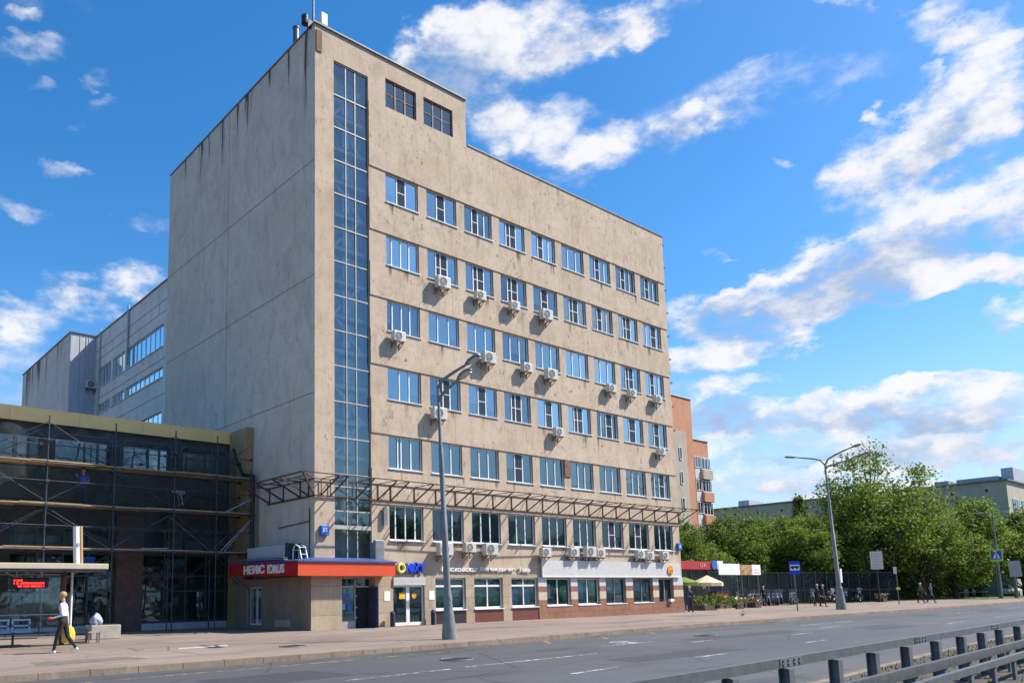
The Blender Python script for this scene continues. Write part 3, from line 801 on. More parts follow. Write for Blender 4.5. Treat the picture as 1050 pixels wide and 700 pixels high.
# spandrel bands stand 4 cm proud of the piers
sp = MB(); PJ = .045
bands = []
rows = [2, 3, 4, 5, 6, 7]
for i, r in enumerate(rows):
    lo = ZT[r]; hi = ZT[rows[i + 1]] - WH[rows[i + 1]] - .05 if i < 5 else ZR
    bands.append((lo + .015, hi))
for lo, hi in bands:
    x = STAIR[1] + .002; xs = [x]
    while x < UR: x = min(UR, x + PITCH * 2.0); xs.append(x)
    for a, c in zip(xs, xs[1:]):
        g = .006
        sp.quad((a + g, -PJ, lo), (c - g, -PJ, lo), (c - g, -PJ, hi), (a + g, -PJ, hi))
        sp.quad((a + g, -PJ, hi), (c - g, -PJ, hi), (c - g, -.001, hi), (a + g, -.001, hi))
        sp.quad((a + g, -.001, lo), (c - g, -.001, lo), (c - g, -PJ, lo), (a + g, -PJ, lo))
        sp.quad((a + g, -.001, lo), (a + g, -PJ, lo), (a + g, -PJ, hi), (a + g, -.001, hi))
        sp.quad((c - g, -PJ, lo), (c - g, -.001, lo), (c - g, -.001, hi), (c - g, -PJ, hi))
b.build("facade_wall", [M['facade'], M['reveal']], office)
rs = random.Random(12)   # rain streaks below the sills lie on the panels
for (r_, c_), (u0, u1, z0, z1) in WIN.items():
    for k_ in range(rs.choice([0, 1, 1, 2])):
        x = rs.uniform(u0 - .15, u1 - .1); w = rs.uniform(.12, .45); h = rs.uniform(.4, 1.2); zt = z0 - .055
        if r_ == 2: h = min(h, .7)
        sp.streak((x, -PJ - .003, zt - h), (x + w, -PJ - .003, zt - h), (x + w, -PJ - .003, zt), (x, -PJ - .003, zt), 1)
for k_ in range(34):
    x = rs.uniform(3.4, 27.6); i = rs.randrange(6); lo, hi = bands[i]; z = rs.uniform(lo + .1, hi - .4); w, h = rs.uniform(.12, .35), rs.uniform(.18, .5)
    if any(u0 - w < x < u1 and z0 - h < z < z1 for (u0, u1, z0, z1) in WIN.values()): continue
    sp.quad((x, -PJ - .002, z), (x + w, -PJ - .002, z), (x + w * .93, -PJ - .002, z + h), (x + .02, -PJ - .002, z + h), 2)
sp.build("spandrel_panel", [M['spandrel'], M['stain'], M['patchg']], office)
b = MB()
b.quad((0, 0, 0), (0, 0, ZP), (0, DEP, ZP), (0, DEP, 0))
for y_, w, h in ((12.6, .7, 3.2), (11.6, .35, 2.0), (10.0, .3, 1.6), (9.7, .4, 3.4), (7.9, .3, 2.2), (6.7, .55, 3.0), (6.3, .3, 1.6), (4.3, .35, 1.2), (2.2, .4, 2.4), (15.0, .4, 1.5), (.6, .5, 5.0)):
    b.streak((-.003, y_ + w, ZP - h), (-.003, y_, ZP - h), (-.003, y_, ZP - .01), (-.003, y_ + w, ZP - .01), 1)
b.build("side_wall", [M['side'], M['soot']], office)
b = MB()   # panel joints of the blank side wall
def sjoint(y0, z0, y1, z1, w=.018):
    b.bar((-.004, y0, z0), (-.004, y1, z1), .008, w * 2)
for z in (21.65, 16.02, 10.5): sjoint(.02, z, DEP - .02, z)
sjoint(9.05, 9.3, 9.05, ZP - .05, .012)
b.build("panel_joint", mat("wall_joint", (.24, .215, .19), .95, .2), office)
b = MB()
b.quad((UR, 0, 0), (UR, DEP, 0), (UR, DEP, ZR), (UR, 0, ZR))
b.quad((0, DEP, 0), (0, DEP, ZP), (UP, DEP, ZP), (UP, DEP, 0)); b.quad((UP, DEP, 0), (UP, DEP, ZR), (UR, DEP, ZR), (UR, DEP, 0))
b.quad((UP, 0, ZR), (UP, 0, ZP), (UP, DEP, ZP), (UP, DEP, ZR))
b.build("rear_wall", M['side'], office)
b = MB(); b.quad((0, 0, ZP - .12), (UP, 0, ZP - .12), (UP, DEP, ZP - .12), (0, DEP, ZP - .12)); b.quad((UP, 0, ZR - .12), (UR, 0, ZR - .12), (UR, DEP, ZR - .12), (UP, DEP, ZR - .12))
b.build("roof", M['roof'], office)
b = MB()
b.box(-.06, UP + .05, -.09, .14, ZP, ZP + .07); b.box(-.06, .14, .141, DEP, ZP, ZP + .07); b.box(UP - .1, UP + .05, .141, DEP, ZP, ZP + .07)
b.box(UP + .051, UR + .06, -.09, .14, ZR, ZR + .07); b.box(UR - .14, UR + .06, .141, DEP, ZR, ZR + .07)
b.build("parapet_coping", M['coping'], office)
for i in range(9):
    z = 25.45 - 1.66 * i
    b = MB(); b.box(UR + .002, UR + .55, .15, 1.3, z, z + .10); b.build("ledge", M['coping'], office)
b = MB(); b.box(.06, .36, -.05, -.002, 27.15, 28.24); b.build("corner_panel", mat("brown_patch", (.20, .11, .07), .9, .3, 4), office)
b = MB(); b.box(16.8, 17.33, -.055, -.003, 8.05, 9.0); b.build("brown_pier_board", bpy.data.materials['brown_patch'], office)
# lower stone slabs beside the shops
b = MB()
b.wall('y', -.03, 3.05, 14.17, 0, 2.42, [DOOR] + GF + [(6.84, 8.84, 0, .66), (9.42, 11.47, 0, .66), (12.12, 14.14, 0, .66)], .028, 0, 0)
b.quad((3.05, -.03, 2.42), (14.17, -.03, 2.42), (14.17, -.001, 2.42), (3.05, -.001, 2.42))
b.build("stone_cladding", M['stonelow'], office)
for (a, c, m) in ((6.86, 8.82, 'granited'), (9.44, 11.45, 'granite'), (12.14, 14.12, 'granite')):
    b = MB(); b.box(a, c, -.02, -.003, .0, .62); b.build("plinth_panel", M[m], office)
b = MB()   # terracotta shop base and striped piers
xs = [14.17] + [q for h in SH for q in (h[0], h[1])] + [UR]
b.box(14.18, UR + .03, -.07, -.003, 0, .70, 0)
for i in range(0, len(xs), 2):
    a, c = xs[i] + .012, xs[i + 1] - .012
    for z0, z1, mi in ((.705, 1.03, 0), (1.032, 1.46, 1), (1.462, 1.76, 0), (1.762, 2.27, 2)):
        b.box(a, c, -.055, -.003, z0, z1, mi)
b.build("striped_tile_base", [M['terra'], M['beige'], M['signband']], office)

# windows ------------------------------------------------------------
PAT = {
 '0': [(1.1, 'b', 0), (.85, 'd', 1), (1.1, 'b', 0)],
 '1': [(.5, 'b', 0), (.85, 'b', 0), (.8, 'b', 0), (.8, 'b', 0)],
 '2': [(.85, 'b', 0), (1.0, 'b', 0), (.85, 'b', 0)],
 '3': [(.85, 'b', 0), (.45, 'd', 1), (.7, 'd', 1), (.9, 'b', 0)],
 '4': [(.8, 'b', 0), (.6, 'd', 1), (.65, 'b', 0), (.65, 'b', 0)],
 '5': [(.85, 'w', 0), (.3, 'd', 0), (.9, 'g', 0), (.9, 'g', 0)],
 '6': [(.9, 'b', 0), (.9, 'd', 1), (.9, 'w', 0)],
 '7': [(.9, 'g', 0), (.9, 'g', 0), (.9, 'g', 0)],
 '8': [(.9, 'w', 0), (.8, 'd', 1), (.9, 'g', 0)],
 '9': [(.6, 'd', 0), (.7, 'b', 0), (.8, 'd', 1), (.6, 'b', 0)],
 'a': [(.85, 't', 0), (.85, 't', 0), (.85, 't', 0)],
 'b': [(.85, 't', 0), (.7, 'd', 1), (.85, 't', 0)],
 'c': [(.5, 't', 0), (.8, 'd', 0), (.8, 'd', 0), (.55, 't', 0)],
 'd': [(1.0, 'w', 0), (.85, 'w', 0), (.9, 'g', 0)],
}
ROWS = {7: "004342444", 6: "133303439", 5: "1222222342"[:9], 4: "d3030396" + "0", 3: "5d787d7d9", 2: "caaaaabba"}
BACK = {'b': 'blind', 'd': 'dark', 'w': 'blind_w', 'g': 'curtain_g', 't': 'darkteal', 'n': 'green_in', 'k': 'dark'}
rw = random.Random(3)
def window(par, u0, u1, z0, z1, pat, plane='y', c=0.0, fr=.05, mul=.06, glass='glass', sill=True, frame='pvc', back=True, name="window", depth=DP, sillm='sill', transom=0):
    def P(u, d, z): return (u, c + d, z) if plane == 'y' else (c + d, u, z)
    def bx(b, a0, a1, d0, d1, e0, e1, mi=0):
        if plane == 'y': b.box(a0, a1, c + d0, c + d1, e0, e1, mi)
        else: b.box(c + d0, c + d1, a0, a1, e0, e1, mi)
    b = MB(); d0, d1 = depth * .48, depth * .80
    ff = min(.03, fr)
    bx(b, u0 + .002, u0 + fr, d0, d1, z0 + .002, z1 - .002); bx(b, u1 - fr, u1 - .002, d0, d1, z0 + .002, z1 - .002)
    bx(b, u0 + fr, u1 - fr, d0, d1, z1 - fr, z1 - .002); bx(b, u0 + fr, u1 - fr, d0, d1, z0 + .002, z0 + fr + .015)
    tot = sum(p[0] for p in pat); x = u0 + fr; W_ = u1 - u0 - 2 * fr
    bk = MB(); mats = []; scr = MB()
    for i, (w, ty, bar) in enumerate(pat):
        xe = x + W_ * w / tot
        if i < len(pat) - 1: bx(b, xe - mul / 2, xe + mul / 2, d0 - .004, d1, z0 + fr, z1 - fr)
        if bar:
            zm = z0 + (z1 - z0) * .50
            bx(b, x + mul / 2, xe - mul / 2, d0 + .002, d1 - .004, zm - .017, zm + .017)
            if bar == 1: scr.quad(P(x + mul / 2, d0 + .008, z0 + fr), P(xe - mul / 2, d0 + .008, z0 + fr), P(xe - mul / 2, d0 + .008, z1 - fr), P(x + mul / 2, d0 + .008, z1 - fr))
        key = BACK[ty]
        if ty in 'bw' and rw.random() < .62: key = rw.choice(['blind2', 'blind_w', 'dark', 'curtain_g'])
        if key not in mats: mats.append(key)
        mi = mats.index(key); dd = depth - .004
        zb = z0 + .003
        if ty in 'bwg' and rw.random() < .38:      # blind pulled part of the way down
            zc = z0 + (z1 - z0) * rw.uniform(.15, .5)
            if 'dark' not in mats: mats.append('dark')
            bk.quad(P(x, dd, zb), P(xe, dd, zb), P(xe, dd, zc), P(x, dd, zc), mats.index('dark')); zb = zc
        bk.quad(P(x, dd, zb), P(xe, dd, zb), P(xe, dd, z1), P(x, dd, z1), mi)
        x = xe
    if transom:
        bx(b, u0 + fr, u1 - fr, d0 - .005, d1, transom - .045, transom + .045)
    w = b.build(name, M[frame], par)
    if glass == 'glass': glass = rw.choice(['glass', 'glass', 'glass2', 'glass3'])
    g = MB(); dg = (d0 + d1) / 2 + rw.uniform(-.004, .004); tl = rw.uniform(-.012, .012)
    g.quad(P(u0 + .01, dg - tl, z0 + .01), P(u1 - .01, dg + tl, z0 + .01), P(u1 - .01, dg + tl, z1 - .01), P(u0 + .01, dg - tl, z1 - .01))
    g.build("pane", M[glass], w)
    if scr.v: scr.build("insect_screen", M['screen'], w)
    if back: bk.build("blind", [M[k] for k in mats], w)
    if sill:
        s = MB(); s0 = -.10
        bx(s, u0 - .03, u1 + .03, s0, d0, z0 - .045, z0 + .002); s.build("sill", M[sillm], w)
    return w
for r, s in ROWS.items():
    for c in range(1, 10):
        u0, u1, z0, z1 = WIN[(r, c)]
        window(office, u0, u1, z0, z1, PAT[s[c - 1]], glass='glass' if r > 3 else 'glass2' if r == 3 else 'glass_low')
for h in PENT:
    window(office, *h, [(1, 'k', 2), (1, 'k', 2), (1, 'k', 2)], frame='rustframe', glass='glass_stair', sill=False, mul=.09)
LIT = [(1, 'n', 0), (1, 'n', 0)]
for h in GF: window(office, *h, LIT, glass='glass_low', transom=1.83, fr=.075, mul=.07, sillm='pvc')
for i, h in enumerate(SH[:4]): window(office, *h, [(1, 'n', 0), (1, 'n', 0)] if i < 2 else [(1, 't', 0), (1, 't', 0)], glass='glass_low', fr=.05 if i < 2 else .03, mul=.07 if i < 2 else .03, sillm='pvc', frame='pvc' if i < 2 else 'metal')
# posters stuck inside the shop windows
def poster(u0, u1, z0, z1, m, y=.155, lab=None, name="window_poster"):
    b = MB(); b.box(u0, u1, y, y + .006, z0, z1); return b.build(name, M[m], office, lab)
for (u0, u1, z0, z1, m) in [(6.95, 7.6, 1.0, 1.66, 'posterg'), (7.95, 8.55, 1.3, 1.66, 'posterw'), (7.9, 8.5, .85, 1.25, 'posterb'), (9.6, 10.1, .9, 1.5, 'posterg'), (10.6, 11.2, .8, 1.3, 'posterg'),
                            (12.3, 12.75, .85, 1.62, 'posterb'), (13.25, 13.65, .85, 1.62, 'posterb'), (15.0, 15.35, 1.1, 1.9, 'posterw'), (16.1, 16.7, 1.2, 1.8, 'posterg'), (17.6, 18.2, 1.0, 1.95, 'posterb'),
                            (18.7, 19.3, 1.2, 2.0, 'posterg'), (20.4, 20.8, 1.5, 1.7, 'posterw'), (21.2, 21.8, .85, 1.2, 'posterw'), (24.1, 24.3, 1.1, 1.3, 'posterw')]:
    poster(u0, u1, z0, z1, m)
# shop entrance at the far end
u0, u1, z0, z1 = SH[4]
b = MB(); b.box(u0, u0 + .05, .1, .16, z0, z1); b.box(u0 + .78, u0 + .84, .1, .16, z0, z1); b.box(u1 - .05, u1, .1, .16, z0, z1); b.box(u0 + .05, u1 - .05, .1, .16, z1 - .06, z1)
d = b.build("shop_doorway", M['metal'], office)
b = MB(); b.quad((u0, .13, z0), (u0 + .8, .13, z0), (u0 + .8, .13, z1), (u0, .13, z1)); b.build("pane", M['glass_low'], d)
b = MB(); b.quad((u0, .197, z0), (u1, .197, z0), (u1, .197, z1), (u0, .197, z1)); b.build("dark_inside", M['dark'], d)
b = MB(); b.box(26.35, 26.75, -.25, -.06, .735, .90); b.build("planter_box", M['white'], d)
# bank door with roller shutter
u0, u1, z0, z1 = DOOR
b = MB()
b.box(u0, u0 + .08, .08, .16, z0, 1.87); b.box(u1 - .08, u1, .08, .16, z0, 1.87); b.box((u0 + u1) / 2 - .1, (u0 + u1) / 2 + .1, .075, .165, z0, 1.87); b.box(u0 + .08, u1 - .08, .08, .16, 1.80, 1.87); b.box(u0 + .08, u1 - .08, .08, .16, z0, .16)
d = b.build("double_door", M['pvc'], office)
b = MB(); b.quad((u0, .12, z0), (u1, .12, z0), (u1, .12, 1.87), (u0, .12, 1.87)); b.build("pane", M['glass_low'], d)
b = MB(); b.quad((u0, .197, z0), (u1, .197, z0), (u1, .197, z1), (u0, .197, z1)); b.build("dark_inside", M['darkteal'], d)
b = MB(); b.box(u0 - .02, u1 + .02, -.10, .19, 1.875, 2.255)
for i in range(6): b.box(u0 - .02, u1 + .02, -.108, -.1, 1.89 + i * .062, 1.935 + i * .062)
b.build("roller_shutter", M['signband'], d)
b = MB(); b.box(u0 + .45, u0 + .85, .10, .106, 1.25, 1.55); b.build("door_poster", M['flyel'], d)
b = MB(); b.disc((u0 + 1.35, .10, 1.4), (0, -1, 0), .14); b.build("door_poster", M['postero'], d)
b = MB()
for s in (-1, 1): b.tube(((u0 + u1) / 2 + s * .06, .05, .8), ((u0 + u1) / 2 + s * .06, .05, 1.2), .015)
b.build("door_handle", M['chrome'], d)

# stair window --------------------------------------------------------
a, c, z0, z1 = STAIR
b = MB(); m1, m2 = 1.77, 2.32
for x in (a, m1, m2, c):
    b.box(x - .025 if x not in (a,) else x, x + .025 if x != c else x, .06, .14, z0, z1)
zs = [z1]; 
lev = [27.06]; 
z = 27.06
while z > 4.6: lev.append(z); z -= 1.68
for z in lev[1:]: b.box(a, c, .05, .15, z - .03, z + .03)
b.box(a, c, .02, .16, 4.40, 4.58); b.box(a, c, .02, .16, 6.30, 6.40)
sw = b.build("stair_window", M['oldframe'], office)
b = MB()
for z_a, z_b in zip(lev[1:] + [], lev[2:] + [z0]):
    tl = rw.uniform(-.01, .01)
    for x0, x1 in ((a, m1), (m1, m2), (m2, c)):
        t2 = rw.uniform(-.008, .008)
        b.quad((x0, .10 + tl, z_b), (x1, .10 + tl + t2, z_b), (x1, .10 - tl + t2, z_a), (x0, .10 - tl, z_a))
b.build("pane", M['glass_stair'], sw)
b = MB()
b.quad((a - .3, .9, z0), (c + 2.6, .9, z0), (c + 2.6, .9, z1), (a - .3, .9, z1), 0)
b.quad((a - .3, .21, z0), (a - .3, 0.9, z0), (a - .3, 0.9, z1), (a - .3, .21, z1), 0)
b.quad((c + 2.6, .21, z0), (c + 2.6, 3.0, z0), (c + 2.6, 3.0, z1), (c + 2.6, .21, z1), 0)
b.quad((a - .3, .205, z1), (c + 2.6, .205, z1), (c + 2.6, 3, z1), (a - .3, 3, z1), 0)
b.quad((c, .205, z0), (c + 2.6, .205, z0), (c + 2.6, .205, z1), (c, .205, z1), 0)
b.quad((a - .3, .205, z0), (a, .205, z0), (a, .205, z1), (a - .3, .205, z1), 0)
b.build("stairwell", mat("stairwell_wall", (.60, .65, .68), .9, .2), sw)
z = 4.5; k = 0
b = MB()
while z < 25.5:
    b.box(a - .1, c + .2, .45, .88, z - .16, z, 0)                      # landing
    b.obox((a + .55, 1.6, z + .84), (.42, 0, 0), (0, .05, .05), (0, .0, .0), 0)
    p0, p1 = (a + .3, .68, z), (a + 1.9, .68, z + 1.68)
    if k % 2: p0, p1 = (a + 1.9, .68, z), (a + .3, .68, z + 1.68)
    if k % 3 != 1: b.bar(p0, p1, .3, .16, 0)
    b.box(a + .5, a + 1.4, .35, .45, z + 1.45, z + 1.50, 2); b.box(a + .75, a + 1.15, .40, .42, z + .1, z + 1.2, 2)
    z += 1.68; k += 1
b.build("stair_flight", [mat("pale_stairs", (.80, .81, .82), .8, .1), M['metal'], M['whitebar']], sw)

# things standing on the roof corner
t = thing("roof_antenna", "slim antenna mast with white box on the roof corner", "antenna", (.3, .35, ZP - .12))
b = MB(); b.tube((.12, .35, ZP - .12), (.12, .35, ZP + 4.2), .06, .03); b.build("mast", M['galv'], t)
b = MB(); b.box(.42, .78, .1, .34, ZP + .25, ZP + .9); b.build("white_box", M['white'], t, bevel=.04)
b = MB(); b.tube((-.25, .5, ZP + .12), (-.25, .5, ZP + .55), .18, .18); b.box(-.2, .7, .3, .42, ZP - .1, ZP + .3); b.build("dark_mount", M['black'], t)
t = thing("vent_pipe", "grey vent pipe standing on the roof edge", "pipe", (.25, 2.2, ZP - .12))
b = MB(); b.tube((.25, 2.2, ZP - .12), (.25, 2.2, ZP + 1.15), .16, .16, 14); b.build("pipe", M['galv'], t)
b = MB(); b.tube((.25, 2.2, ZP + 1.15), (.25, 2.2, ZP + 1.22), .19, .19, 14); b.build("cap", M['galvdark'], t)

# ------------------------------------------------------------------ air conditioners
def make_ac(big):
    w, h, d = (.86, .60, .33) if big else (.72, .50, .28)
    t = thing("air_conditioner", "x", "air conditioner", (0, 0, 0), "air conditioners on the facade")
    y0 = -.14 - d
    b = MB(); b.box(-w / 2, w / 2, y0, -.14, 0, h); b.build("casing", M['ac'], t, bevel=.025)
    b = MB(); cx = -w * .12
    b.disc((cx, y0 - .004, h * .5), (0, -1, 0), h * .40, 24)
    b.build("fan_grille", M['acdark'], t)
    b = MB(); b.torus((cx, y0 - .006, h * .5), (0, 1, 0), h * .41, .014, 24, 6); b.torus((cx, y0 - .008, h * .5), (0, 1, 0), h * .26, .008, 20, 5); b.torus((cx, y0 - .008, h * .5), (0, 1, 0), h * .12, .012, 14, 5)
    for k in range(6):
        a = PI * k / 6; dx, dz = math.cos(a) * h * .4, math.sin(a) * h * .4
        b.bar((cx - dx, y0 - .008, h * .5 - dz), (cx + dx, y0 - .008, h * .5 + dz), .006)
    b.build("fan_guard", M['ac'], t)
    for s in (-1, 1):
        b = MB(); x = s * w * .33
        b.bar((x, -.005, -.02), (x, y0 - .03, -.02), .04); b.bar((x, -.02, -.30), (x, -.02, -.02), .04); b.bar((x, -.02, -.28), (x, y0 + .05, -.03), .03)
        b.build("bracket", M['galvdark'], t)
    b = MB(); b.rings([(w / 2 - .02, -.2, .15), (w / 2 + .08, -.12, .12), (w / 2 + .10, -.04, .3), (w / 2 + .02, -.02, .62)], .016, 6); b.build("hose", M['white'], t)
    return t
AC = [(7.45, 17.01, True, 'white air conditioner below the second window of the second row from the top'), (10.11, 17.0, False, 'white air conditioner below the third window of the second row from the top'), (12.73, 17.02, False, 'white air conditioner below the fourth window of the second row from the top'), (15.35, 17.01, True, 'white air conditioner below the fifth window of the second row from the top'), (4.54, 13.61, False, 'white air conditioner below the first window of the third row from the top'), (10.59, 13.59, True, 'white air conditioner below the third window of the third row from the top'), (13.58, 13.62, False, 'white air conditioner below the fourth window of the third row from the top'), (15.57, 13.51, True, 'white air conditioner below the fifth window of the third row from the top'), (21.15, 13.62, False, 'white air conditioner below the seventh window of the third row from the top'), (23.24, 13.63, False, 'white air conditioner below the eighth window of the third row from the top'), (26.05, 13.63, False, 'white air conditioner below the ninth window of the third row from the top'), (7.01, 10.07, True, 'white air conditioner below the second window of the fourth row from the top'), (16.04, 10.25, False, 'white air conditioner below the fifth window of the fourth row from the top'), (26.1, 10.18, False, 'white air conditioner below the ninth window of the fourth row from the top'), (7.21, 3.31, True, 'air conditioner behind the near street lamp, first in the lowest row'), (8.87, 3.49, False, 'small air conditioner second from left in the lowest row'), (10.3, 3.38, True, 'large air conditioner third from left in the lowest row'), (14.54, 3.36, False, 'air conditioner at the left end of the pale sign band'), (16.92, 3.41, False, 'air conditioner left of the biggest unit above the pale sign band'), (18.31, 3.42, True, 'biggest air conditioner in the trio above the pale sign band'), (19.29, 3.4, False, 'air conditioner right of the biggest unit above the pale sign band'), (23.21, 3.42, False, 'first of three air conditioners near the right end of the sign band'), (24.17, 3.35, False, 'middle of three air conditioners near the right end of the sign band'), (25.81, 3.38, False, 'rightmost air conditioner in the lowest row, above the shop doorway')]
acs = {True: make_ac(True), False: make_ac(False)}
used = {True: False, False: False}
for (u, z, big, lab) in AC:
    if not used[big]:
        acs[big].location = (u, -PJ, z); acs[big]["label"] = lab; used[big] = True
    else: copy_thing(acs[big], (u, -PJ, z), label=lab)

# ------------------------------------------------------------------ rusty canopy frame
t = thing("canopy_frame", "long rusty steel frame of a stripped canopy wrapping round the facade above the ground floor", "canopy frame", (0, -.05, 5.85))
ZB, ZU, OUT = 5.86, 6.58, 1.5
FU = [.3, .78, 2.2, 3.41, 4.16, 5.59, 6.96, 8.25, 9.5, 10.91, 12.3, 13.5, 14.77, 16.1, 17.49, 18.8, 20.1, 21.4, 22.73, 24.1, 25.41, 26.8, 28.1]
SY = [.45, 1.18, 2.7, 4.01]
for u in FU:
    b = MB(); y = -.07; j = random.uniform(-.03, .03)
    b.bar((u, y, ZB), (u, y, ZU), .035); b.bar((u, y, ZU), (u + j, -OUT, ZU), .03); b.bar((u, y, ZB), (u + j, -OUT, ZU - .02), .05)
    b.build("bracket", M['rust'], t)
for yv in SY:
    b = MB(); x = -.03
    b.bar((x, yv, ZB), (x, yv, ZU), .05); b.bar((x, yv, ZU), (-OUT, yv - .1, ZU), .05); b.bar((x, yv, ZB), (-OUT, yv - .1, ZU - .02), .065)
    b.build("bracket", M['rust'], t)
b = MB(); b.bar((-.05, -.07, ZB - .03), (-OUT, -OUT, ZU - .02), .065); b.bar((-.05, -.07, ZU), (-OUT, -OUT, ZU), .05); b.build("corner_bracket", M['rust'], t)
b = MB()
b.bar((-.05, -.065, ZB - .03), (28.3, -.065, ZB - .03), .055); b.bar((-.05, -.065, ZU), (28.3, -.065, ZU), .035)
b.bar((-.03, -.05, ZB - .03), (-.03, 4.2, ZB - .03), .07); b.bar((-.03, -.05, ZU), (-.03, 4.2, ZU), .05)
b.build("wall_rail", M['rust'], t)
b = MB(); pts = [(-OUT, -OUT, ZU), (4, -OUT + .03, ZU + .01), (9, -OUT - .02, ZU - .03), (13, -OUT, ZU + .02), (13.1, -OUT - .1, ZU - .05), (20, -OUT + .02, ZU - .04), (28.6, -OUT, ZU + .03)]
for p, q in zip(pts, pts[1:]): b.bar(p, q, .042)
b.bar((-OUT, -OUT, ZU), (-OUT, 4.1, ZU), .055); b.bar((-OUT * .55, -OUT * .55, ZU + .005), (-OUT * .55, 4.1, ZU + .005), .04); 
b.build("outer_rail", M['rust'], t)
t = thing("hanging_bracket", "thin rusty rail hanging on the shaded side wall under the canopy frame", "bracket", (-.03, 1.6, 4.9))
b = MB(); b.bar((-.05, .3, 4.72), (-.05, 3.1, 4.62), .04); b.bar((-.05, .35, 3.0), (-.05, .35, 5.3), .035); b.build("rail", M['rust'], t)
# ------------------------------------------------------------------ lettering
def lettering(name, txt, mat_, parent, org, xdir, width, height, depth=.05, updir=(0, 0, 1), bold=0.0, label=None):
    cu = bpy.data.curves.new("text", 'FONT'); cu.body = txt; cu.extrude = .5; cu.size = 1.0; cu.offset = bold; cu.resolution_u = 3
    o = bpy.data.objects.new("text", cu); COL.objects.link(o)
    dg = bpy.context.evaluated_depsgraph_get(); me = bpy.data.meshes.new_from_object(o.evaluated_get(dg))
    bpy.data.objects.remove(o); bpy.data.curves.remove(cu)
    xs = [v.co.x for v in me.vertices]; ys = [v.co.y for v in me.vertices]
    x0, x1, y0, y1 = min(xs), max(xs), min(ys), max(ys)
    xd = Vector(xdir).normalized(); ud = Vector(updir).normalized(); nd = xd.cross(ud); org = Vector(org) - (OFF.get(parent, Vector()) if parent else Vector())
    for v in me.vertices:
        v.co = org + xd * ((v.co.x - x0) / (x1 - x0) * width) + ud * ((v.co.y - y0) / (y1 - y0) * height) + nd * ((v.co.z + .5) * depth)
    me.name = name; me.materials.clear(); me.materials.append(mat_)
    for p in me.polygons: p.material_index = 0
    ob = bpy.data.objects.new(name, me); COL.objects.link(ob)
    if parent: ob.parent = parent; OFF[ob] = OFF.get(parent, Vector())
    if label: ob["label"] = label
    return ob

# ------------------------------------------------------------------ entrance annex on the corner
t = thing("entrance_annex", "low beige stone entrance annex with an orange red fascia on the building corner", "entrance", (-.48, -.5, 0))
AH = 2.30
b = MB()
b.wall('y', -.5, -.48, 3.05, 0, AH, [(1.09, 2.86, .0, 2.24)], .45, 0, 0)
b.quad((3.05, -.5, 0), (3.05, -.03, 0), (3.05, -.03, AH), (3.05, -.5, AH))
b.build("front_wall", M['stonelow'], t)
b = MB(); b.wall('x', -.48, -.5, 6.6, 0, AH, [(3.88, 5.35, .16, 1.92)], .3, 0, 0)
b.quad((-.48, 6.6, 0), (-.01, 6.6, 0), (-.01, 6.6, AH), (-.48, 6.6, AH))
b.build("side_wall", M['stoneside'], t)
FX, FY, FE, FS = -1.41, -1.0, 3.66, 5.4
def fz(y): return 2.29 + max(0, y) * .032
b = MB()   # fascia with soffit; the side face has its shade painted as deeper red
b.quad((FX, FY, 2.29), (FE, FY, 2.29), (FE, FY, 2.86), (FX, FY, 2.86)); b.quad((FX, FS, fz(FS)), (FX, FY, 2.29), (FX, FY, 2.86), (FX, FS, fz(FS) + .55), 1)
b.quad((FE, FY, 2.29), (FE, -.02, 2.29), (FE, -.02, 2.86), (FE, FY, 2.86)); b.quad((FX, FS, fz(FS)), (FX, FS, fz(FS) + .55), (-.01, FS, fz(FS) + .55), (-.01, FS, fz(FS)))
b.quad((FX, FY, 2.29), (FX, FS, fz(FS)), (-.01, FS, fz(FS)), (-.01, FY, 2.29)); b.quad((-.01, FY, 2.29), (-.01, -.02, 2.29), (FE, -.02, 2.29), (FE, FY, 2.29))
b.build("fascia", [M['redfascia'], M['redshade']], t)
b = MB()
b.quad((FX - .06, FY - .06, 2.87), (FE + .04, FY - .06, 2.87), (FE + .04, FY - .06, 2.93), (FX - .06, FY - .06, 2.93)); b.quad((FX - .06, FS, fz(FS) + .56), (FX - .06, FY - .06, 2.87), (FX - .06, FY - .06, 2.93), (FX - .06, FS, fz(FS) + .62))
b.quad((FX - .06, FY - .06, 2.93), (FE + .04, FY - .06, 2.93), (FE - .25, -.01, 3.12), (-.01, -.01, 3.12)); b.quad((FX - .06, FS, fz(FS) + .62), (FX - .06, FY - .06, 2.93), (-.01, -.01, 3.12), (-.01, FS, fz(FS) + .66))
b.quad((FE + .04, FY - .06, 2.87), (FE + .04, -.01, 2.87), (FE - .25, -.01, 3.12), (FE + .04, FY - .06, 2.93))
b.build("blue_roof", M['blueroof'], t)
# glazed front door: fixed leaf and an open dark leaf
b = MB(); D0 = -.15
for x in (1.09, 1.98, 2.80): b.box(x, x + .06, D0, D0 + .06, 0, 2.24)
b.box(1.15, 2.80, D0, D0 + .06, 1.80, 1.87); b.box(1.15, 2.80, D0, D0 + .06, 2.18, 2.24); b.box(1.15, 1.98, D0, D0 + .06, 0, .32)
d = b.build("front_door", M['metal'], t)
b = MB(); b.quad((1.12, D0 + .03, .3), (2.0, D0 + .03, .3), (2.0, D0 + .03, 2.2), (1.12, D0 + .03, 2.2)); b.quad((2.0, D0 + .03, 1.83), (2.83, D0 + .03, 1.83), (2.83, D0 + .03, 2.2), (2.0, D0 + .03, 2.2)); b.build("pane", M['glass_low'], d)
b = MB(); b.quad((1.1, -.06, 0), (2.85, -.06, 0), (2.85, -.06, 2.23), (1.1, -.06, 2.23)); b.build("dark_inside", M['dark'], d)
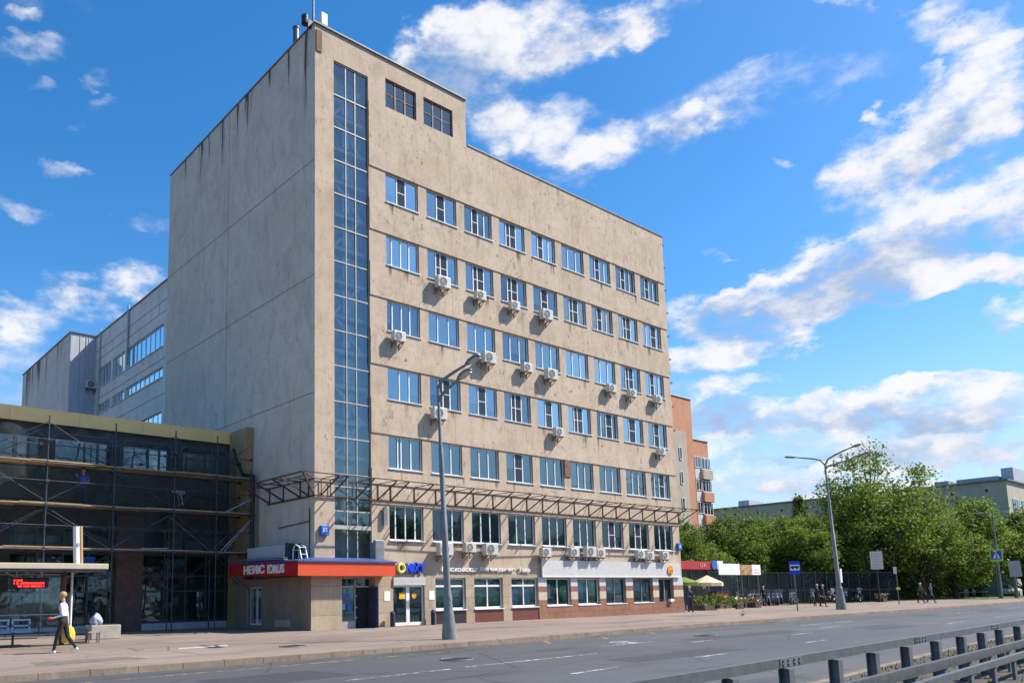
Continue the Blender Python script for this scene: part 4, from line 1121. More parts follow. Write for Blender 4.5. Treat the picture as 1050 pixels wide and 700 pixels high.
b = MB(); b.quad((1.15, -.075, .02), (1.98, -.075, .02), (1.98, -.075, 1.8), (1.15, -.075, 1.8)); b.build("frosted_leaf", mat("frosted_teal", (.12, .24, .26), .5, .3, 2.0), d)
for (x0, x1, z0, z1, m) in [(1.3, 1.75, 1.35, 1.5, 'signblue'), (1.25, 1.5, .85, 1.1, 'posterb'), (1.6, 1.85, .8, 1.05, 'signblue')]:
    b = MB(); b.box(x0, x1, D0 + .012, D0 + .02, z0, z1); b.build("door_sticker", M[m], d)
b = MB(); b.obox((2.76, D0 - .35, .92), (.025, 0, 0), (0, .38, 0), (0, 0, .9)); b.build("open_leaf", M['clothn'], d)
b = MB()
for z in (.45, .9, 1.4): b.box(2.06, 2.10, D0 - .02, D0, z, z + .05)
b.build("hinge", M['white'], d)
# side door
b = MB(); X0 = -.33
for y in (3.88, 4.58, 5.29): b.box(X0, X0 + .06, y, y + .06, .16, 1.92)
b.box(X0, X0 + .06, 3.94, 5.29, 1.86, 1.92); b.box(X0, X0 + .06, 3.94, 5.29, .16, .22)
d = b.build("side_door", M['pvc'], t)
b = MB(); b.quad((X0 + .03, 3.9, .18), (X0 + .03, 5.33, .18), (X0 + .03, 5.33, 1.9), (X0 + .03, 3.9, 1.9)); b.build("pane", M['glass_low'], d)
b = MB(); b.quad((X0 + .14, 3.88, .16), (X0 + .14, 5.35, .16), (X0 + .14, 5.35, 1.92), (X0 + .14, 3.88, 1.92)); b.build("dark_inside", M['darkteal'], d)
b = MB(); b.box(X0 + .035, X0 + .045, 4.0, 4.2, 1.2, 1.55); b.build("door_sticker", M['white'], d)
b = MB(); b.box(-.50, -.483, 1.2, 2.6, .12, .42)
for i in range(7): b.box(-.506, -.5, 1.25, 2.55, .15 + i * .037, .165 + i * .037)
b.build("floor_vent", M['stoneside'], t)
s = thing("fascia_lettering", "white block letters on the shaded red side of the entrance fascia", "sign letters", (FX, 3.7, 2.5))
lettering("letters", "НЕИIС", M['white'], s, (FX - .005, 3.78, 2.475), (0, -1, 0), 1.95, .40, .04, bold=.03)
lettering("letters", "ЮRUS", M['white'], s, (FX - .005, 1.55, 2.45), (0, -1, 0), 1.45, .40, .04, bold=.03)
t = thing("roof_unit", "blue grey duct box lying on the entrance canopy roof against the shaded wall", "duct", (-.6, 2.5, 3.0))
b = MB(); b.box(-.95, -.25, .8, 4.45, 3.08, 3.72); b.build("duct", M['leadgrey'], t, bevel=.02)
b = MB(); b.box(-1.0, -.2, .72, .80, 3.02, 3.76); b.build("end_flange", M['black'], t)
t = thing("plank_stack", "pale boards lying on the edge of the entrance canopy roof", "boards", (-1.2, 2.4, 2.98))
for i, (y0, y1, x, z) in enumerate([(.2, 4.5, -1.3, 3.02), (1.2, 4.2, -1.15, 3.06), (.6, 3.4, -1.1, 3.1)]):
    b = MB(); b.bar((x, y0, z + y0 * .03), (x + .05, y1, z + y1 * .03), .2, .03); b.build("plank", M['polelt'], t)
t = thing("bent_ladder", "white bent metal frame standing on the canopy roof beside the duct", "frame", (-.6, .3, 3.0))
for s_ in (0, .3):
    b = MB(); b.rings([(-.7 + s_, .65, 3.02), (-.7 + s_, .62, 3.5), (-.7 + s_, .4, 3.68), (-.7 + s_, .1, 3.55), (-.7 + s_, -.1, 3.0)], .03, 8); b.build("side_tube", M['white'], t)
b = MB()
for p in ((.62, 3.45), (.42, 3.66), (.12, 3.55), (0, 3.25)): b.bar((-.7, p[0], p[1]), (-.4, p[0], p[1]), .025)
b.build("rung", M['white'], t)

# ------------------------------------------------------------------ signs on the facade
t = thing("bank_sign", "blue letters with a yellow ring above the white shuttered double door", "sign letters", (4.4, -.06, 2.4))
b = MB(); b.torus((4.66, -.13, 2.68), (0, 1, 0), .19, .075, 24, 8); b.build("ring", M['yellow'], t)
b = MB(); b.disc((4.66, -.09, 2.68), (0, -1, 0), .27, 24); b.tube((4.66, -.088, 2.68), (4.66, -.05, 2.68), .27, .27, 24); b.build("backplate", M['signblue'], t)
for s_, x, w, h in (("N", 4.93, .40, .44), ("Ф", 5.34, .44, .56), ("T", 5.76, .36, .46)):
    lettering("letter", s_, M['blue'], t, (x, -.06, 2.69 - h / 2), (1, 0, 0), w, h, .12, bold=.05)
t = thing("shop_lettering", "row of small white letters above the three stone framed shop windows", "sign letters", (10.3, -.05, 2.5))
for s_, x, w in (("Московская", 7.2, 2.45), ("Винокурная", 9.8, 2.5), ("Тека", 12.65, .85)):
    lettering("word", s_, M['white'], t, (x, -.055, 2.54), (1, 0, 0), w, .25, .06, bold=.02)
t = thing("sign_band", "long blank pale grey sign band above the terracotta shop windows", "sign board", (14.42, -.1, 2.28))
b = MB(); b.box(14.42, 27.72, -.18, -PJ - .004, 2.285, 3.20); b.build("board", M['signband'], t)
b = MB(); b.box(14.40, 27.74, -.20, -.181, 2.27, 2.33); b.box(14.40, 14.46, -.20, -.181, 2.331, 3.21); b.build("trim", M['white'], t)
t = thing("round_logo", "orange round logo at the right end of the pale sign band", "logo", (26.56, -.19, 2.72))
b = MB(); b.tube((26.56, -.25, 2.72), (26.56, -.182, 2.72), .30, .30, 24); b.build("disc", M['orange'], t)
b = MB(); b.torus((26.6, -.258, 2.66), (0, 1, 0), .13, .04, 16, 6); b.bar((26.62, -.26, 2.8), (26.72, -.26, 2.92), .05); b.build("emblem", M['flyel'], t)
for x0, x1, z0, z1, lab in ((.25, .67, 4.08, 4.52, "blue house number plate on the corner beside the stair window"), (27.72, 28.12, 4.05, 4.5, "blue house number plate on the right end of the facade")):
    t = thing("house_number_plate", lab, "number plate", ((x0 + x1) / 2, -.05, z0), "house number plates")
    b = MB(); b.box(x0, x1, -.16, -.004, z0, z1); b.build("plate", M['signblue'], t, bevel=.02)
    lettering("number", "15", M['white'], t, (x0 + .1, -.162, z0 + .14), (1, 0, 0), .22, .2, .006, bold=.03)
t = thing("wall_cabinet", "grey metal cabinet on the wall right of the stair window above the canopy", "cabinet", (3.36, -.05, 3.05))
b = MB(); b.box(3.1, 3.62, -.24, -.05, 3.05, 3.95); b.build("cabinet", M['metal'], t, bevel=.015)
b = MB(); b.box(3.13, 3.59, -.25, -.242, 3.08, 3.92); b.build("door", M['lamp'], t)
t = thing("junction_box", "small grey box on the wall beside the first window under the canopy frame", "box", (3.75, -.05, 4.7))
b = MB(); b.box(3.66, 3.88, -.17, -.05, 4.68, 5.5); b.build("box", M['lamp'], t, bevel=.01)
for x, lab in ((3.72, "white notice on the stone left of the double door"), (6.42, "white notice on the stone right of the double door")):
    b = MB(); b.box(x, x + .34, -.045, -.033, 1.18, 1.62); tag(b.build("wall_notice", M['white']), lab, "notice", "wall notices")
for x, lab in ((3.98, "dark blue cylinder bin left of the bank's double door"), (6.42, "dark blue cylinder bin right of the bank's double door")):
    t = thing("litter_bin", lab, "bin", (x, -.32, 0), "door side bins")
    b = MB(); b.tube((x, -.32, 0), (x, -.32, .58), .12, .12, 16); b.build("body", M['clothn'], t)
    b = MB(); b.rings([(x, -.32, .58), (x, -.32, .66), (x, -.32, .72)], [.13, .10, .03], 16); b.build("lid", M['clothn'], t)

# ------------------------------------------------------------------ building under renovation on the left
t = thing("renovated_building", "low dark glazed building under renovation with a yellow parapet", "building", (-8, 7.69, 0))
LV = 7.69
UWIN = [(-14.62, -12.3), (-11.70, -9.36), (-8.78, -6.40), (-5.76, -3.52), (-2.88, -.6)]
LOW = [(-16, -12.2, .34, 4.75), (-11.0, -6.05, .34, 4.75), (-4.68, -.48, .34, 4.75)]
LOW = [(-15.9, -11.2, .34, 4.75), (-10.4, -6.05, .34, 4.75), (-4.66, -.46, .34, 4.75)]
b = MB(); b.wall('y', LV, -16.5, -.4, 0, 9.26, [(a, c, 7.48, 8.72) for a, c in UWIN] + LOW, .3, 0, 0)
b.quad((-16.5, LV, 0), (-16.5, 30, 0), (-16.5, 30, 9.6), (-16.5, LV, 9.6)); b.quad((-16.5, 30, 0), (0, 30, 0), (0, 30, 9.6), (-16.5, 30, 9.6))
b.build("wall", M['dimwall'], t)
b = MB(); b.quad((-16.5, LV, 9.6), (0, LV, 9.6), (0, 30, 9.6), (-16.5, 30, 9.6)); b.build("roof", M['roof'], t)
b = MB(); x = -16.5
while x < -.5: b.box(x + .004, min(x + 2.9, -.36) - .004, LV - .12, LV + .2, 9.27, 9.90); x += 2.9
b.build("parapet", M['cream'], t)
b = MB(); b.box(-.42, -.01, 5.75, LV - .125, 0, 9.86); b.build("wing_wall", M['olive'], t)
for a, c in UWIN:
    w = window(t, a, c, 7.48, 8.72, [(1.5, 'd', 0), (.7, 'g', 0), (.5, 'd', 0)], c=LV, glass='glass', sill=False, frame='darkframe', depth=.3, mul=.08, fr=.06)
    b = MB(); pts = [(a - .12, 7.5), (a - .12, 8.65), (a + .12, 8.88), (c - .12, 8.88), (c + .12, 8.65), (c + .12, 7.5)]
    b.rings([(p[0], LV - .03, p[1]) for p in pts], .06, 8); b.build("foam_surround", M['dimwall2'], w)
b = MB(); b.box(-16.4, -.45, LV - .04, LV - .002, 5.9, 7.35); b.build("bare_spandrel", M['dimwall2'], t)
b = MB(); b.box(-5.95, -4.72, LV - .16, LV - .002, 0, 5.3); b.build("brown_column", M['brownclad'], t)
b = MB(); b.box(-16.4, -5.96, LV - .09, LV - .002, 0, .32); b.box(-4.71, -.43, LV - .09, LV - .002, 0, .32); b.build("plinth", M['leadgrey'], t)
for (a, c, z0, z1) in LOW:
    b = MB(); n = max(2, round((c - a) / 1.05))
    for i in range(n + 1):
        x = a + (c - a) * i / n; b.box(x - .035, x + .035, LV + .05, LV + .17, z0, z1)
    for z in (z0 + .04, 1.81, 2.54, 3.6, z1 - .04): b.box(a, c, LV + .06, LV + .16, z - .035, z + .035)
    g = b.build("glazing", M['darkframe'], t)
    p = MB()
    for i in range(n):
        x0, x1 = a + (c - a) * i / n, a + (c - a) * (i + 1) / n
        for z_a, z_b in ((z0, 1.81), (1.81, 2.54), (2.54, 3.6), (3.6, z1)):
            q = rw.uniform(-.006, .006); p.quad((x0, LV + .11 + q, z_a), (x1, LV + .11 - q, z_a), (x1, LV + .11 - q, z_b), (x0, LV + .11 + q, z_b))
    p.build("pane", M['glass_dim'], g)
    p = MB(); p.quad((a, LV + 1.6, 0), (c, LV + 1.6, 0), (c, LV + 1.6, z1), (a, LV + 1.6, z1)); p.quad((a, LV + .3, z1), (c, LV + .3, z1), (c, LV + 1.6, z1), (a, LV + 1.6, z1)); p.quad((a, LV + .3, z0), (c, LV + .3, z0), (c, LV + 1.6, z0), (a, LV + 1.6, z0))
    p.quad((a, LV + .3, 0), (a, LV + 1.6, 0), (a, LV + 1.6, z1), (a, LV + .3, z1)); p.quad((c, LV + .3, 0), (c, LV + 1.6, 0), (c, LV + 1.6, z1), (c, LV + .3, z1))
    p.build("dim_interior", M['darkteal'], g)
    # half drawn pale screens and stored things behind the glass
    p = MB()
    for i in range(n):
        x0, x1 = a + (c - a) * i / n, a + (c - a) * (i + 1) / n
        if rw.random() < .55: p.quad((x0 + .05, LV + .4, 3.62), (x1 - .05, LV + .4, 3.62), (x1 - .05, LV + .4, rw.uniform(4.2, 4.7)), (x0 + .05, LV + .4, rw.uniform(4.2, 4.7)))
        for _ in range(3):
            xx = rw.uniform(x0, x1 - .2); zz = rw.uniform(z0, 2.3); p.box(xx, xx + rw.uniform(.08, .4), LV + .6, LV + 1.2, zz, zz + rw.uniform(.1, .5))
    p.build("stored_goods", M['metal'], g)
b = MB(); b.box(-7.6, -6.85, LV + .03, LV + .045, 2.8, 3.4); b.build("blue_poster", M['signblue'], t)

# ------------------------------------------------------------------ scaffold
t = thing("scaffold", "steel tube scaffold with three plank decks in front of the dark building", "scaffold", (-6, 5.15, 0))
SX = [-15.1, -12.4, -9.68, -6.95, -4.25, -2.2, -.45]; FYs, BYs = 5.15, 6.35
DK = [3.58, 5.42, 7.15]
for i, x in enumerate(SX):
    for y in (FYs, BYs):
        top = 9.1 if (i % 1 == 0 and 0 < i < 6) else 7.6
        b = MB(); b.tube((x + (.25 if y == BYs else 0), y, 0), (x + (.25 if y == BYs else 0), y, top + (.0 if y == FYs else -.3)), .032, .032, 8)
        b.build("standard", M['pole'] if (i + (y == BYs)) % 2 else M['pole'], t)
for z in DK:
    x = -16.3; k = 0
    while x < -.3:
        xe = min(x + rw.uniform(2.4, 3.2), -.2)
        b = MB(); dz = rw.uniform(-.03, .03)
        for j in range(4): b.box(x, xe, FYs - .02 + j * .3, FYs + .25 + j * .3, z + dz + rw.uniform(-.01, .01), z + dz + .05)
        b.build("deck", M['plank'], t); x = xe + .005
    for y in (FYs, BYs):
        b = MB(); b.tube((-16.3, y - .05, z - .05), (-.15, y - .05, z - .05), .026, .026, 6); b.tube((-16.3, y - .05, z + .95), (-.4, y - .05, z + .92), .02, .02, 6)
        for x in SX:
            for zz in (z - .05, z + .94): b.box(x - .06, x + .06, y - .09, y + .03, zz - .06, zz + .06)
        b.build("ledger", M['pole'], t)
for i in range(len(SX) - 1):
    for j, z in enumerate([1.7] + DK):
        if (i + j) % 2 == 0: p, q = (SX[i], FYs + .05, z + .1), (SX[i + 1], FYs + .05, z + 1.7)
        else: p, q = (SX[i + 1], FYs + .05, z + .1), (SX[i], FYs + .05, z + 1.7)
        b = MB(); b.tube(p, q, .014, .014, 6); b.build("brace", M['pole'], t)
        b = MB(); b.tube((p[0] + .3, BYs, p[2]), (q[0] + .2, BYs, q[2]), .013, .013, 6); b.build("brace", M['polelt'] if j == 1 else M['pole'], t)
for (p, q) in [((-.3, 5.1, 6.2), (-1.8, 5.1, 5.46)), ((-.25, 5.2, 6.35), (-1.6, 5.2, 5.46)), ((-.45, 5.1, 5.15), (-1.97, 5.1, 3.63)), ((-.3, 5.2, 5.2), (-1.75, 5.2, 3.63))]:
    b = MB(); b.tube(p, q, .03, .03, 8); b.build("end_brace", M['polelt'], t)
b = MB(); pl = [(x, z) for x in (-16.2, -12, -8, -4, -.5) for z in (0,)]
nx, nz = 40, 14; vs = []; fs = []
for i in range(nx + 1):
    for j in range(nz + 1):
        x = -16.2 + 15.7 * i / nx; z = 3.4 + 5.6 * j / nz
        if j == nz: z -= .25 * abs(math.sin(i * .9)) + .1 * math.sin(i * 2.3)
        vs.append((x, 6.62 + .10 * math.sin(i * 1.3 + j * .5) + .06 * math.sin(i * .7 - j), z))
for i in range(nx):
    for j in range(nz): fs.append((i * (nz + 1) + j, (i + 1) * (nz + 1) + j, (i + 1) * (nz + 1) + j + 1, i * (nz + 1) + j + 1))
b.add(vs, fs, 0, True)
tag(b.build("debris_netting", M['netdark']), "thin dark debris netting hung behind the scaffold decks", "netting")
b = MB(); b.rings([(-.5, 7.0, 8.95), (-.45, 6.6, 8.2), (-.42, 6.0, 7.5), (-.4, 5.05, 7.3), (-.33, 5.05, 6.6), (-.36, 5.1, 5.0), (-.33, 5.05, 3.6), (-.36, 5.08, 2.3)], [.05, .09, .10, .12, .08, .09, .07, .06], 10)
tag(b.build("rolled_netting", M['black']), "dark rolled netting hanging down the scaffold's right end", "netting")
for (x0, y0, x1, z, lab) in [(-5.6, 5.6, -4.4, 3.66, "pale board left on the lowest scaffold deck")]:
    b = MB(); b.obox(((x0 + x1) / 2, y0, z + .03), (.62, .05, .02), (-.02, .2, 0), (0, 0, .025)); tag(b.build("loose_board", M['polelt']), lab, "board")

# ------------------------------------------------------------------ rear wing and blank block
t = thing("panel_wing", "pale panelled rear wing with strip windows behind the yellow parapet", "building", (0, 25, 0))
rows_ = [(17.33, 18.85, [(18.1, 24.9), (25.2, 27.75), (28.15, 31.2)]), (15.30, 16.02, [(18.1, 24.9), (25.2, 27.75), (28.15, 31.2)]), (11.9, 13.12, [(18.1, 24.9), (25.2, 31.2)])]
holes = [(a, c, z0, z1) for z0, z1, l in rows_ for a, c in l]
b = MB(); b.wall('x', 0, DEP + .01, 31.8, 0, 21.55, holes, .2, 0, 0); b.quad((0, DEP, 21.5), (15, DEP, 21.5), (15, 31.8, 21.5), (0, 31.8, 21.5)); b.build("wall", M['palepanel'], t)
for z0, z1, l in rows_:
    for a, c in l:
        n = max(2, round((c - a) / .85))
        window(t, a, c, z0, z1, [(1, rw.choice('bbbdw'), 0) for _ in range(n)], plane='x', c=0, sill=True)
b = MB()
for z in (20.35, 19.6, 16.5, 14.2): b.box(-.006, 0, DEP + .05, 31.75, z - .02, z + .02)
for y in (18.9, 24.5, 27.9): b.box(-.006, 0, y - .015, y + .015, 19.62, 20.33)
b.build("panel_joint", M['joint'], t)
b = MB(); b.box(-.08, .2, DEP + .02, 31.8, 21.55, 21.63); b.build("coping", M['coping'], t)
b = MB(); b.tube((-.1, 24.5, 17.6), (-.1, 24.5, 21.9), .07, .07); b.build("downpipe", M['metal'], t); b = MB(); b.tube((-.1, 30.6, 15), (-.1, 30.6, 21.9), .05, .05); b.build("downpipe", M['metal'], t)
t = thing("blank_block", "tall blank pale block with dark stains at the far left behind the parapet", "building", (-1.87, 38, 0))
b = MB(); b.quad((-1.87, 31.8, 0), (-1.87, 46.5, 0), (-1.87, 46.5, 21.6), (-1.87, 31.8, 21.6)); b.quad((-1.87, 46.5, 0), (9, 46.5, 0), (9, 46.5, 21.6), (-1.87, 46.5, 21.6)); b.quad((-1.87, 31.8, 21.6), (9, 31.8, 21.6), (9, 46.5, 21.6), (-1.87, 46.5, 21.6)); rs = random.Random(4)
for k_ in range(13):
    y_ = rs.uniform(32, 45.5); w = rs.uniform(.3, .9); h = rs.uniform(1.2, 4.5); b.streak((-1.875, y_ + w, 21.6 - h), (-1.875, y_, 21.6 - h), (-1.875, y_, 21.58), (-1.875, y_ + w, 21.58), 1)
b.build("side_wall", [M['paleblock'], M['soot']], t)
b = MB(); b.quad((-1.87, 31.8, 0), (0, 31.8, 0), (0, 31.8, 21.6), (-1.87, 31.8, 21.6))
for x in (-1.2, -.75, -.55, -.2): b.box(x - .015, x + .015, 31.76, 31.8, 0, 21.6)
b.build("front_panel", M['leadgrey'], t)
b = MB(); b.box(-1.95, 0, 31.7, 31.85, 21.6, 21.68); b.box(-1.95, -1.8, 31.851, 46.55, 21.6, 21.68); b.build("coping", M['coping'], t)
copy_thing(acs[True], (-.33, 31.75, 17.4), label="white air conditioner high on the far left rear block")
# ------------------------------------------------------------------ bus shelter
t = thing("bus_shelter", "glass bus shelter with a cream roof edge at the left edge of the street", "bus shelter", (-12.5, -2, 0))
b = MB(); b.box(-17.5, -9.72, -3.1, -1.1, 2.42, 2.60); b.build("roof", mat("cream_roof", (.52, .45, .34), .6, .12), t, bevel=.02)
b = MB(); b.box(-17.5, -9.75, -3.07, -1.13, 2.38, 2.418); b.build("soffit", M['darkframe'], t)
for x, m, r in ((-10.36, 'white', .04), (-10.62, 'brownclad', .09), (-12.9, 'metal', .05), (-15.4, 'metal', .05)):
    b = MB(); b.tube((x, -1.4, 0), (x, -1.4, 2.38), r, r, 12); b.build("post", M[m], t)
b = MB()
for x0, x1 in ((-17.4, -15.45), (-15.35, -12.95), (-12.85, -10.72)): b.quad((x0, -1.38, .25), (x1, -1.38, .25), (x1, -1.38, 2.3), (x0, -1.38, 2.3))
b.build("glass_wall", M['glass_shelter'], t)
b = MB()
for z in (.25, 1.0, 2.3): b.box(-17.4, -10.72, -1.40, -1.36, z - .02, z + .02)
b.build("glass_rail", M['metal'], t)
t2 = thing("led_board", "black departure board with red glowing text hung under the shelter roof", "display", (-11.85, -2.4, 1.84))
b = MB(); b.box(-12.48, -11.36, -2.5, -2.36, 1.84, 2.17); b.build("housing", M['black'], t2, bevel=.04)
b = MB(); b.box(-12.3, -12.27, -2.45, -2.42, 2.17, 2.38); b.box(-11.6, -11.57, -2.45, -2.42, 2.17, 2.38); b.build("hanger", M['metal'], t2)
b = MB(); rl_ = random.Random(2)
for (x0, x1, z) in ((-12.38, -12.14, 2.08), (-12.38, -11.5, 1.995), (-12.26, -11.5, 1.905)):
    x = x0
    while x < x1:
        w = rl_.uniform(.02, .045); b.box(x, x + w * .75, -2.508, -2.501, z - .028, z + .024 + rl_.uniform(-.012, .01)); x += w
        if rl_.random() < .13: x += .035
b.build("red_text", M['led'], t2)
t2 = thing("shelter_bench", "row of light blue seats on a dark rail inside the bus shelter", "bench", (-13.5, -1.9, 0))
b = MB(); b.box(-17, -9.95, -2.1, -1.65, .40, .45); b.build("seat_rail", M['black'], t2)
for x in (-16.4, -14.2, -12.2, -10.9):
    b = MB(); b.bar((x, -1.9, 0), (x, -1.9, .4), .06); b.bar((x, -2.08, .02), (x, -1.7, .02), .06); b.build("leg", M['black'], t2)
for i in range(5):
    x = -12.75 - i * .62 + .55
    b = MB()
    for z0, z1 in ((.46, .52), (.64, .69), (.82, .88)): b.box(x, x + .56, -1.66, -1.63, z0, z1)
    b.box(x, x + .06, -1.66, -1.63, .521, .819); b.box(x + .5, x + .56, -1.66, -1.63, .521, .819); b.box(x + .02, x + .54, -2.05, -1.68, .452, .475)
    b.build("seat", M['posterb'] if 0 else mat("pale_blue_seat", (.36, .50, .62), .5, .1) if i == 0 else bpy.data.materials["pale_blue_seat"], t2)
b = MB()
b.bar((-10.35, -1.62, .04), (-10.35, -1.62, .46), .05); b.bar((-9.9, -1.62, .04), (-9.9, -1.62, .46), .05); b.bar((-10.37, -1.62, .46), (-9.88, -1.62, .46), .05); b.bar((-10.37, -1.62, .06), (-9.88, -1.62, .06), .05)
b.build("end_frame", M['black'], t2)
t2 = thing("wooden_bench", "small low wooden seat standing right of the bus shelter's bench", "bench", (-9.6, -1.4, 0))
b = MB(); b.box(-9.84, -9.42, -1.62, -1.3, .34, .38); b.build("seat", mat("pale_wood", (.36, .28, .19), .8, .2, 6), t2)
for x in (-9.8, -9.46):
    for y in (-1.58, -1.34):
        b = MB(); b.bar((x, y, 0), (x, y, .34), .04); b.build("leg", M['galvdark'], t2)
t2 = thing("stop_pylon", "white upright sign panel with an orange edge standing on the shelter roof", "sign", (-10.4, -2.0, 2.6))
b = MB(); b.obox((-10.42, -2.0, 3.25), (.075, .018, .006), (-.02, .10, 0), (-.03, 0, .62)); b.build("panel", M['lettergrey'], t2)
b = MB(); b.obox((-10.31, -2.0, 3.26), (.03, .007, .003), (-.02, .105, 0), (-.03, 0, .62)); b.build("orange_edge", M['orangedull'], t2)
lettering("panel_letter", "М", M['signblue'], t2, (-10.46, -2.125, 3.2), (1, 0, 0), .08, .12, .008)

t = thing("planter_block", "square concrete planter block on the pavement right of the shelter", "planter", (-8.45, 1.0, 0))
b = MB(); b.box(-9.02, -7.95, .75, 1.5, 0, .52); b.build("block", M['concrete'], t, bevel=.03)
b = MB(); b.box(-8.92, -8.05, .85, 1.4, .521, .535); b.build("soil_fill", M['soil'], t)
def blob(name, c, r, m, seed, lab, cat, sq=.8, grp=None):
    bm = bmesh.new(); bmesh.ops.create_icosphere(bm, subdivisions=4, radius=1)
    rr = random.Random(seed); ph = [Vector((rr.uniform(-1, 1), rr.uniform(-1, 1), rr.uniform(-1, 1))) * rr.uniform(2, 9) for _ in range(9)]
    for v in bm.verts:
        d = v.co.copy(); k = 1 + sum(math.sin(d.dot(p) + i) for i, p in enumerate(ph)) * .05
        v.co = Vector((d.x * r[0] * k, d.y * r[1] * k, max(-.55, d.z) * r[2] * k))
    me = bpy.data.meshes.new(name); bm.to_mesh(me); bm.free(); me.materials.append(m)
    for p in me.polygons: p.use_smooth = True
    o = bpy.data.objects.new(name, me); COL.objects.link(o); o.location = c
    return tag(o, lab, cat, grp)
o = blob("plastic_bag", (-8.75, 1.05, .66), (.21, .18, .27), M['plastic'], 4, "white and blue stuffed plastic bag sitting on the concrete planter", "bag")

# ------------------------------------------------------------------ street lamps
def street_lamp(name, lab, base, top, prof, arms, grp="street lamps"):
    t = thing(name, lab, "street lamp", base, grp)
    B = Vector(base); T = Vector(top)
    b = MB(); hs_ = [p for p in prof if p[0] <= 1.6]
    b.rings([B + (T - B) * (h / (T.z - B.z)) for h, r in hs_], [r for h, r in hs_], 18); b.build("base", M['lampbase'], t)
    b = MB(); hp = [p for p in prof if p[0] >= 1.45]
    b.rings([B + (T - B) * (h / (T.z - B.z)) for h, r in hp], [r for h, r in hp], 16); b.build("pole", M['lamp'], t)
    for pts, hd in arms:
        b = MB(); b.rings(pts, [.055] * (len(pts) - 1) + [.04], 10); a = b.build("arm", M['lamp'], t)
        p0 = Vector(pts[-1]); p1 = Vector(hd); d = (p1 - p0); ln = d.length; d.normalize(); sdv = d.cross(Vector((0, 0, 1))).normalized(); up = sdv.cross(d)
        b = MB(); ring = []
        for s_, w, h in ((0, .05, .05), (.15, .10, .07), (.45, .17, .10), (.8, .16, .09), (1.0, .07, .05)):
            c = p0 + d * (ln * s_); ring.append([c + sdv * (w * math.cos(q)) + up * (h * (math.sin(q) if math.sin(q) > 0 else math.sin(q) * .5)) for q in [2 * PI * i / 12 for i in range(12)]])
        vs = [p for r in ring for p in r]; fs = [(i * 12 + j, i * 12 + (j + 1) % 12, (i + 1) * 12 + (j + 1) % 12, (i + 1) * 12 + j) for i in range(4) for j in range(12)]
        b.add(vs, fs, 0, True); b.add(ring[0], [tuple(range(11, -1, -1))]); b.add(ring[-1], [tuple(range(12))]); hd_ = b.build("lamp_head", M['lamp'], t)
        b = MB(); c = p0 + d * (ln * .62); b.obox(c - up * .052, d * (ln * .28), sdv * .11, up * .012); b.build("lens", M['lens'], hd_)
    return t
P1 = [(0, .25), (.12, .245), (.5, .205), (.85, .165), (1.2, .13), (1.28, .15), (1.46, .115), (1.6, .108), (3.0, .102), (3.9, .098), (3.92, .088), (5.5, .082), (6.2, .078), (6.25, .062), (7.9, .046), (8.3, .042)]
street_lamp("street_lamp", "near tall grey street lamp with two arms in front of the office", (-1.39, -10.38, 0), (-1.55, -10.24, 8.3), P1,
            [([(-1.55, -10.24, 8.22), (-1.55, -10.45, 8.42), (-1.53, -11.0, 8.56), (-1.5, -11.55, 8.68)], (-1.48, -12.2, 8.86)),
             ([(-1.55, -10.25, 7.75), (-1.55, -10.4, 7.92), (-1.58, -10.8, 8.08), (-1.6, -11.25, 8.22)], (-1.62, -11.9, 8.45))])
P2 = [(0, .33), (.2, .32), (.9, .24), (1.3, .19), (1.42, .21), (1.5, .15), (2.4, .14), (2.42, .13), (5.0, .12), (5.02, .10), (7.4, .085), (7.45, .07), (9.5, .055), (9.7, .05)]
lt = street_lamp("street_lamp", "tall double armed street lamp on the pavement in front of the trees", (36.07, -6.6, 0), (35.97, -6.37, 9.7), P2,
            [([(35.98, -6.37, 9.6), (35.98, -6.1, 9.95), (35.98, -5.7, 10.1), (35.98, -5.2, 10.22), (35.98, -4.55, 10.36)], (35.98, -3.7, 10.52)),
             ([(35.98, -6.37, 9.6), (35.98, -6.6, 9.95), (35.98, -7.0, 10.15), (35.98, -7.6, 10.36), (35.98, -8.1, 10.5)], (35.98, -8.75, 10.64)),
             ([(35.98, -6.37, 9.3), (35.98, -6.6, 9.5), (36.2, -7.1, 9.62), (36.5, -7.7, 9.8), (36.7, -8.1, 9.95)], (36.9, -8.9, 10.2))])
b = MB(); b.box(35.72, 35.98, -6.86, -6.84, 1.75, 2.65); b.build("paper_notice", M['white'], lt)
street_lamp("street_lamp", "far street lamp with two pale flat heads behind the crossing sign", (83.4, -3.1, 0), (83.4, -3.1, 8.9), [(0, .16), (1.5, .15), (1.6, .14), (8.9, .08)],
            [([(83.4, -3.1, 8.8), (83.35, -2.9, 9.05), (83.3, -2.5, 9.15)], (83.2, -1.6, 9.2)), ([(83.4, -3.1, 8.8), (83.45, -3.3, 9.05), (83.5, -3.7, 9.1)], (83.6, -4.6, 9.1))])
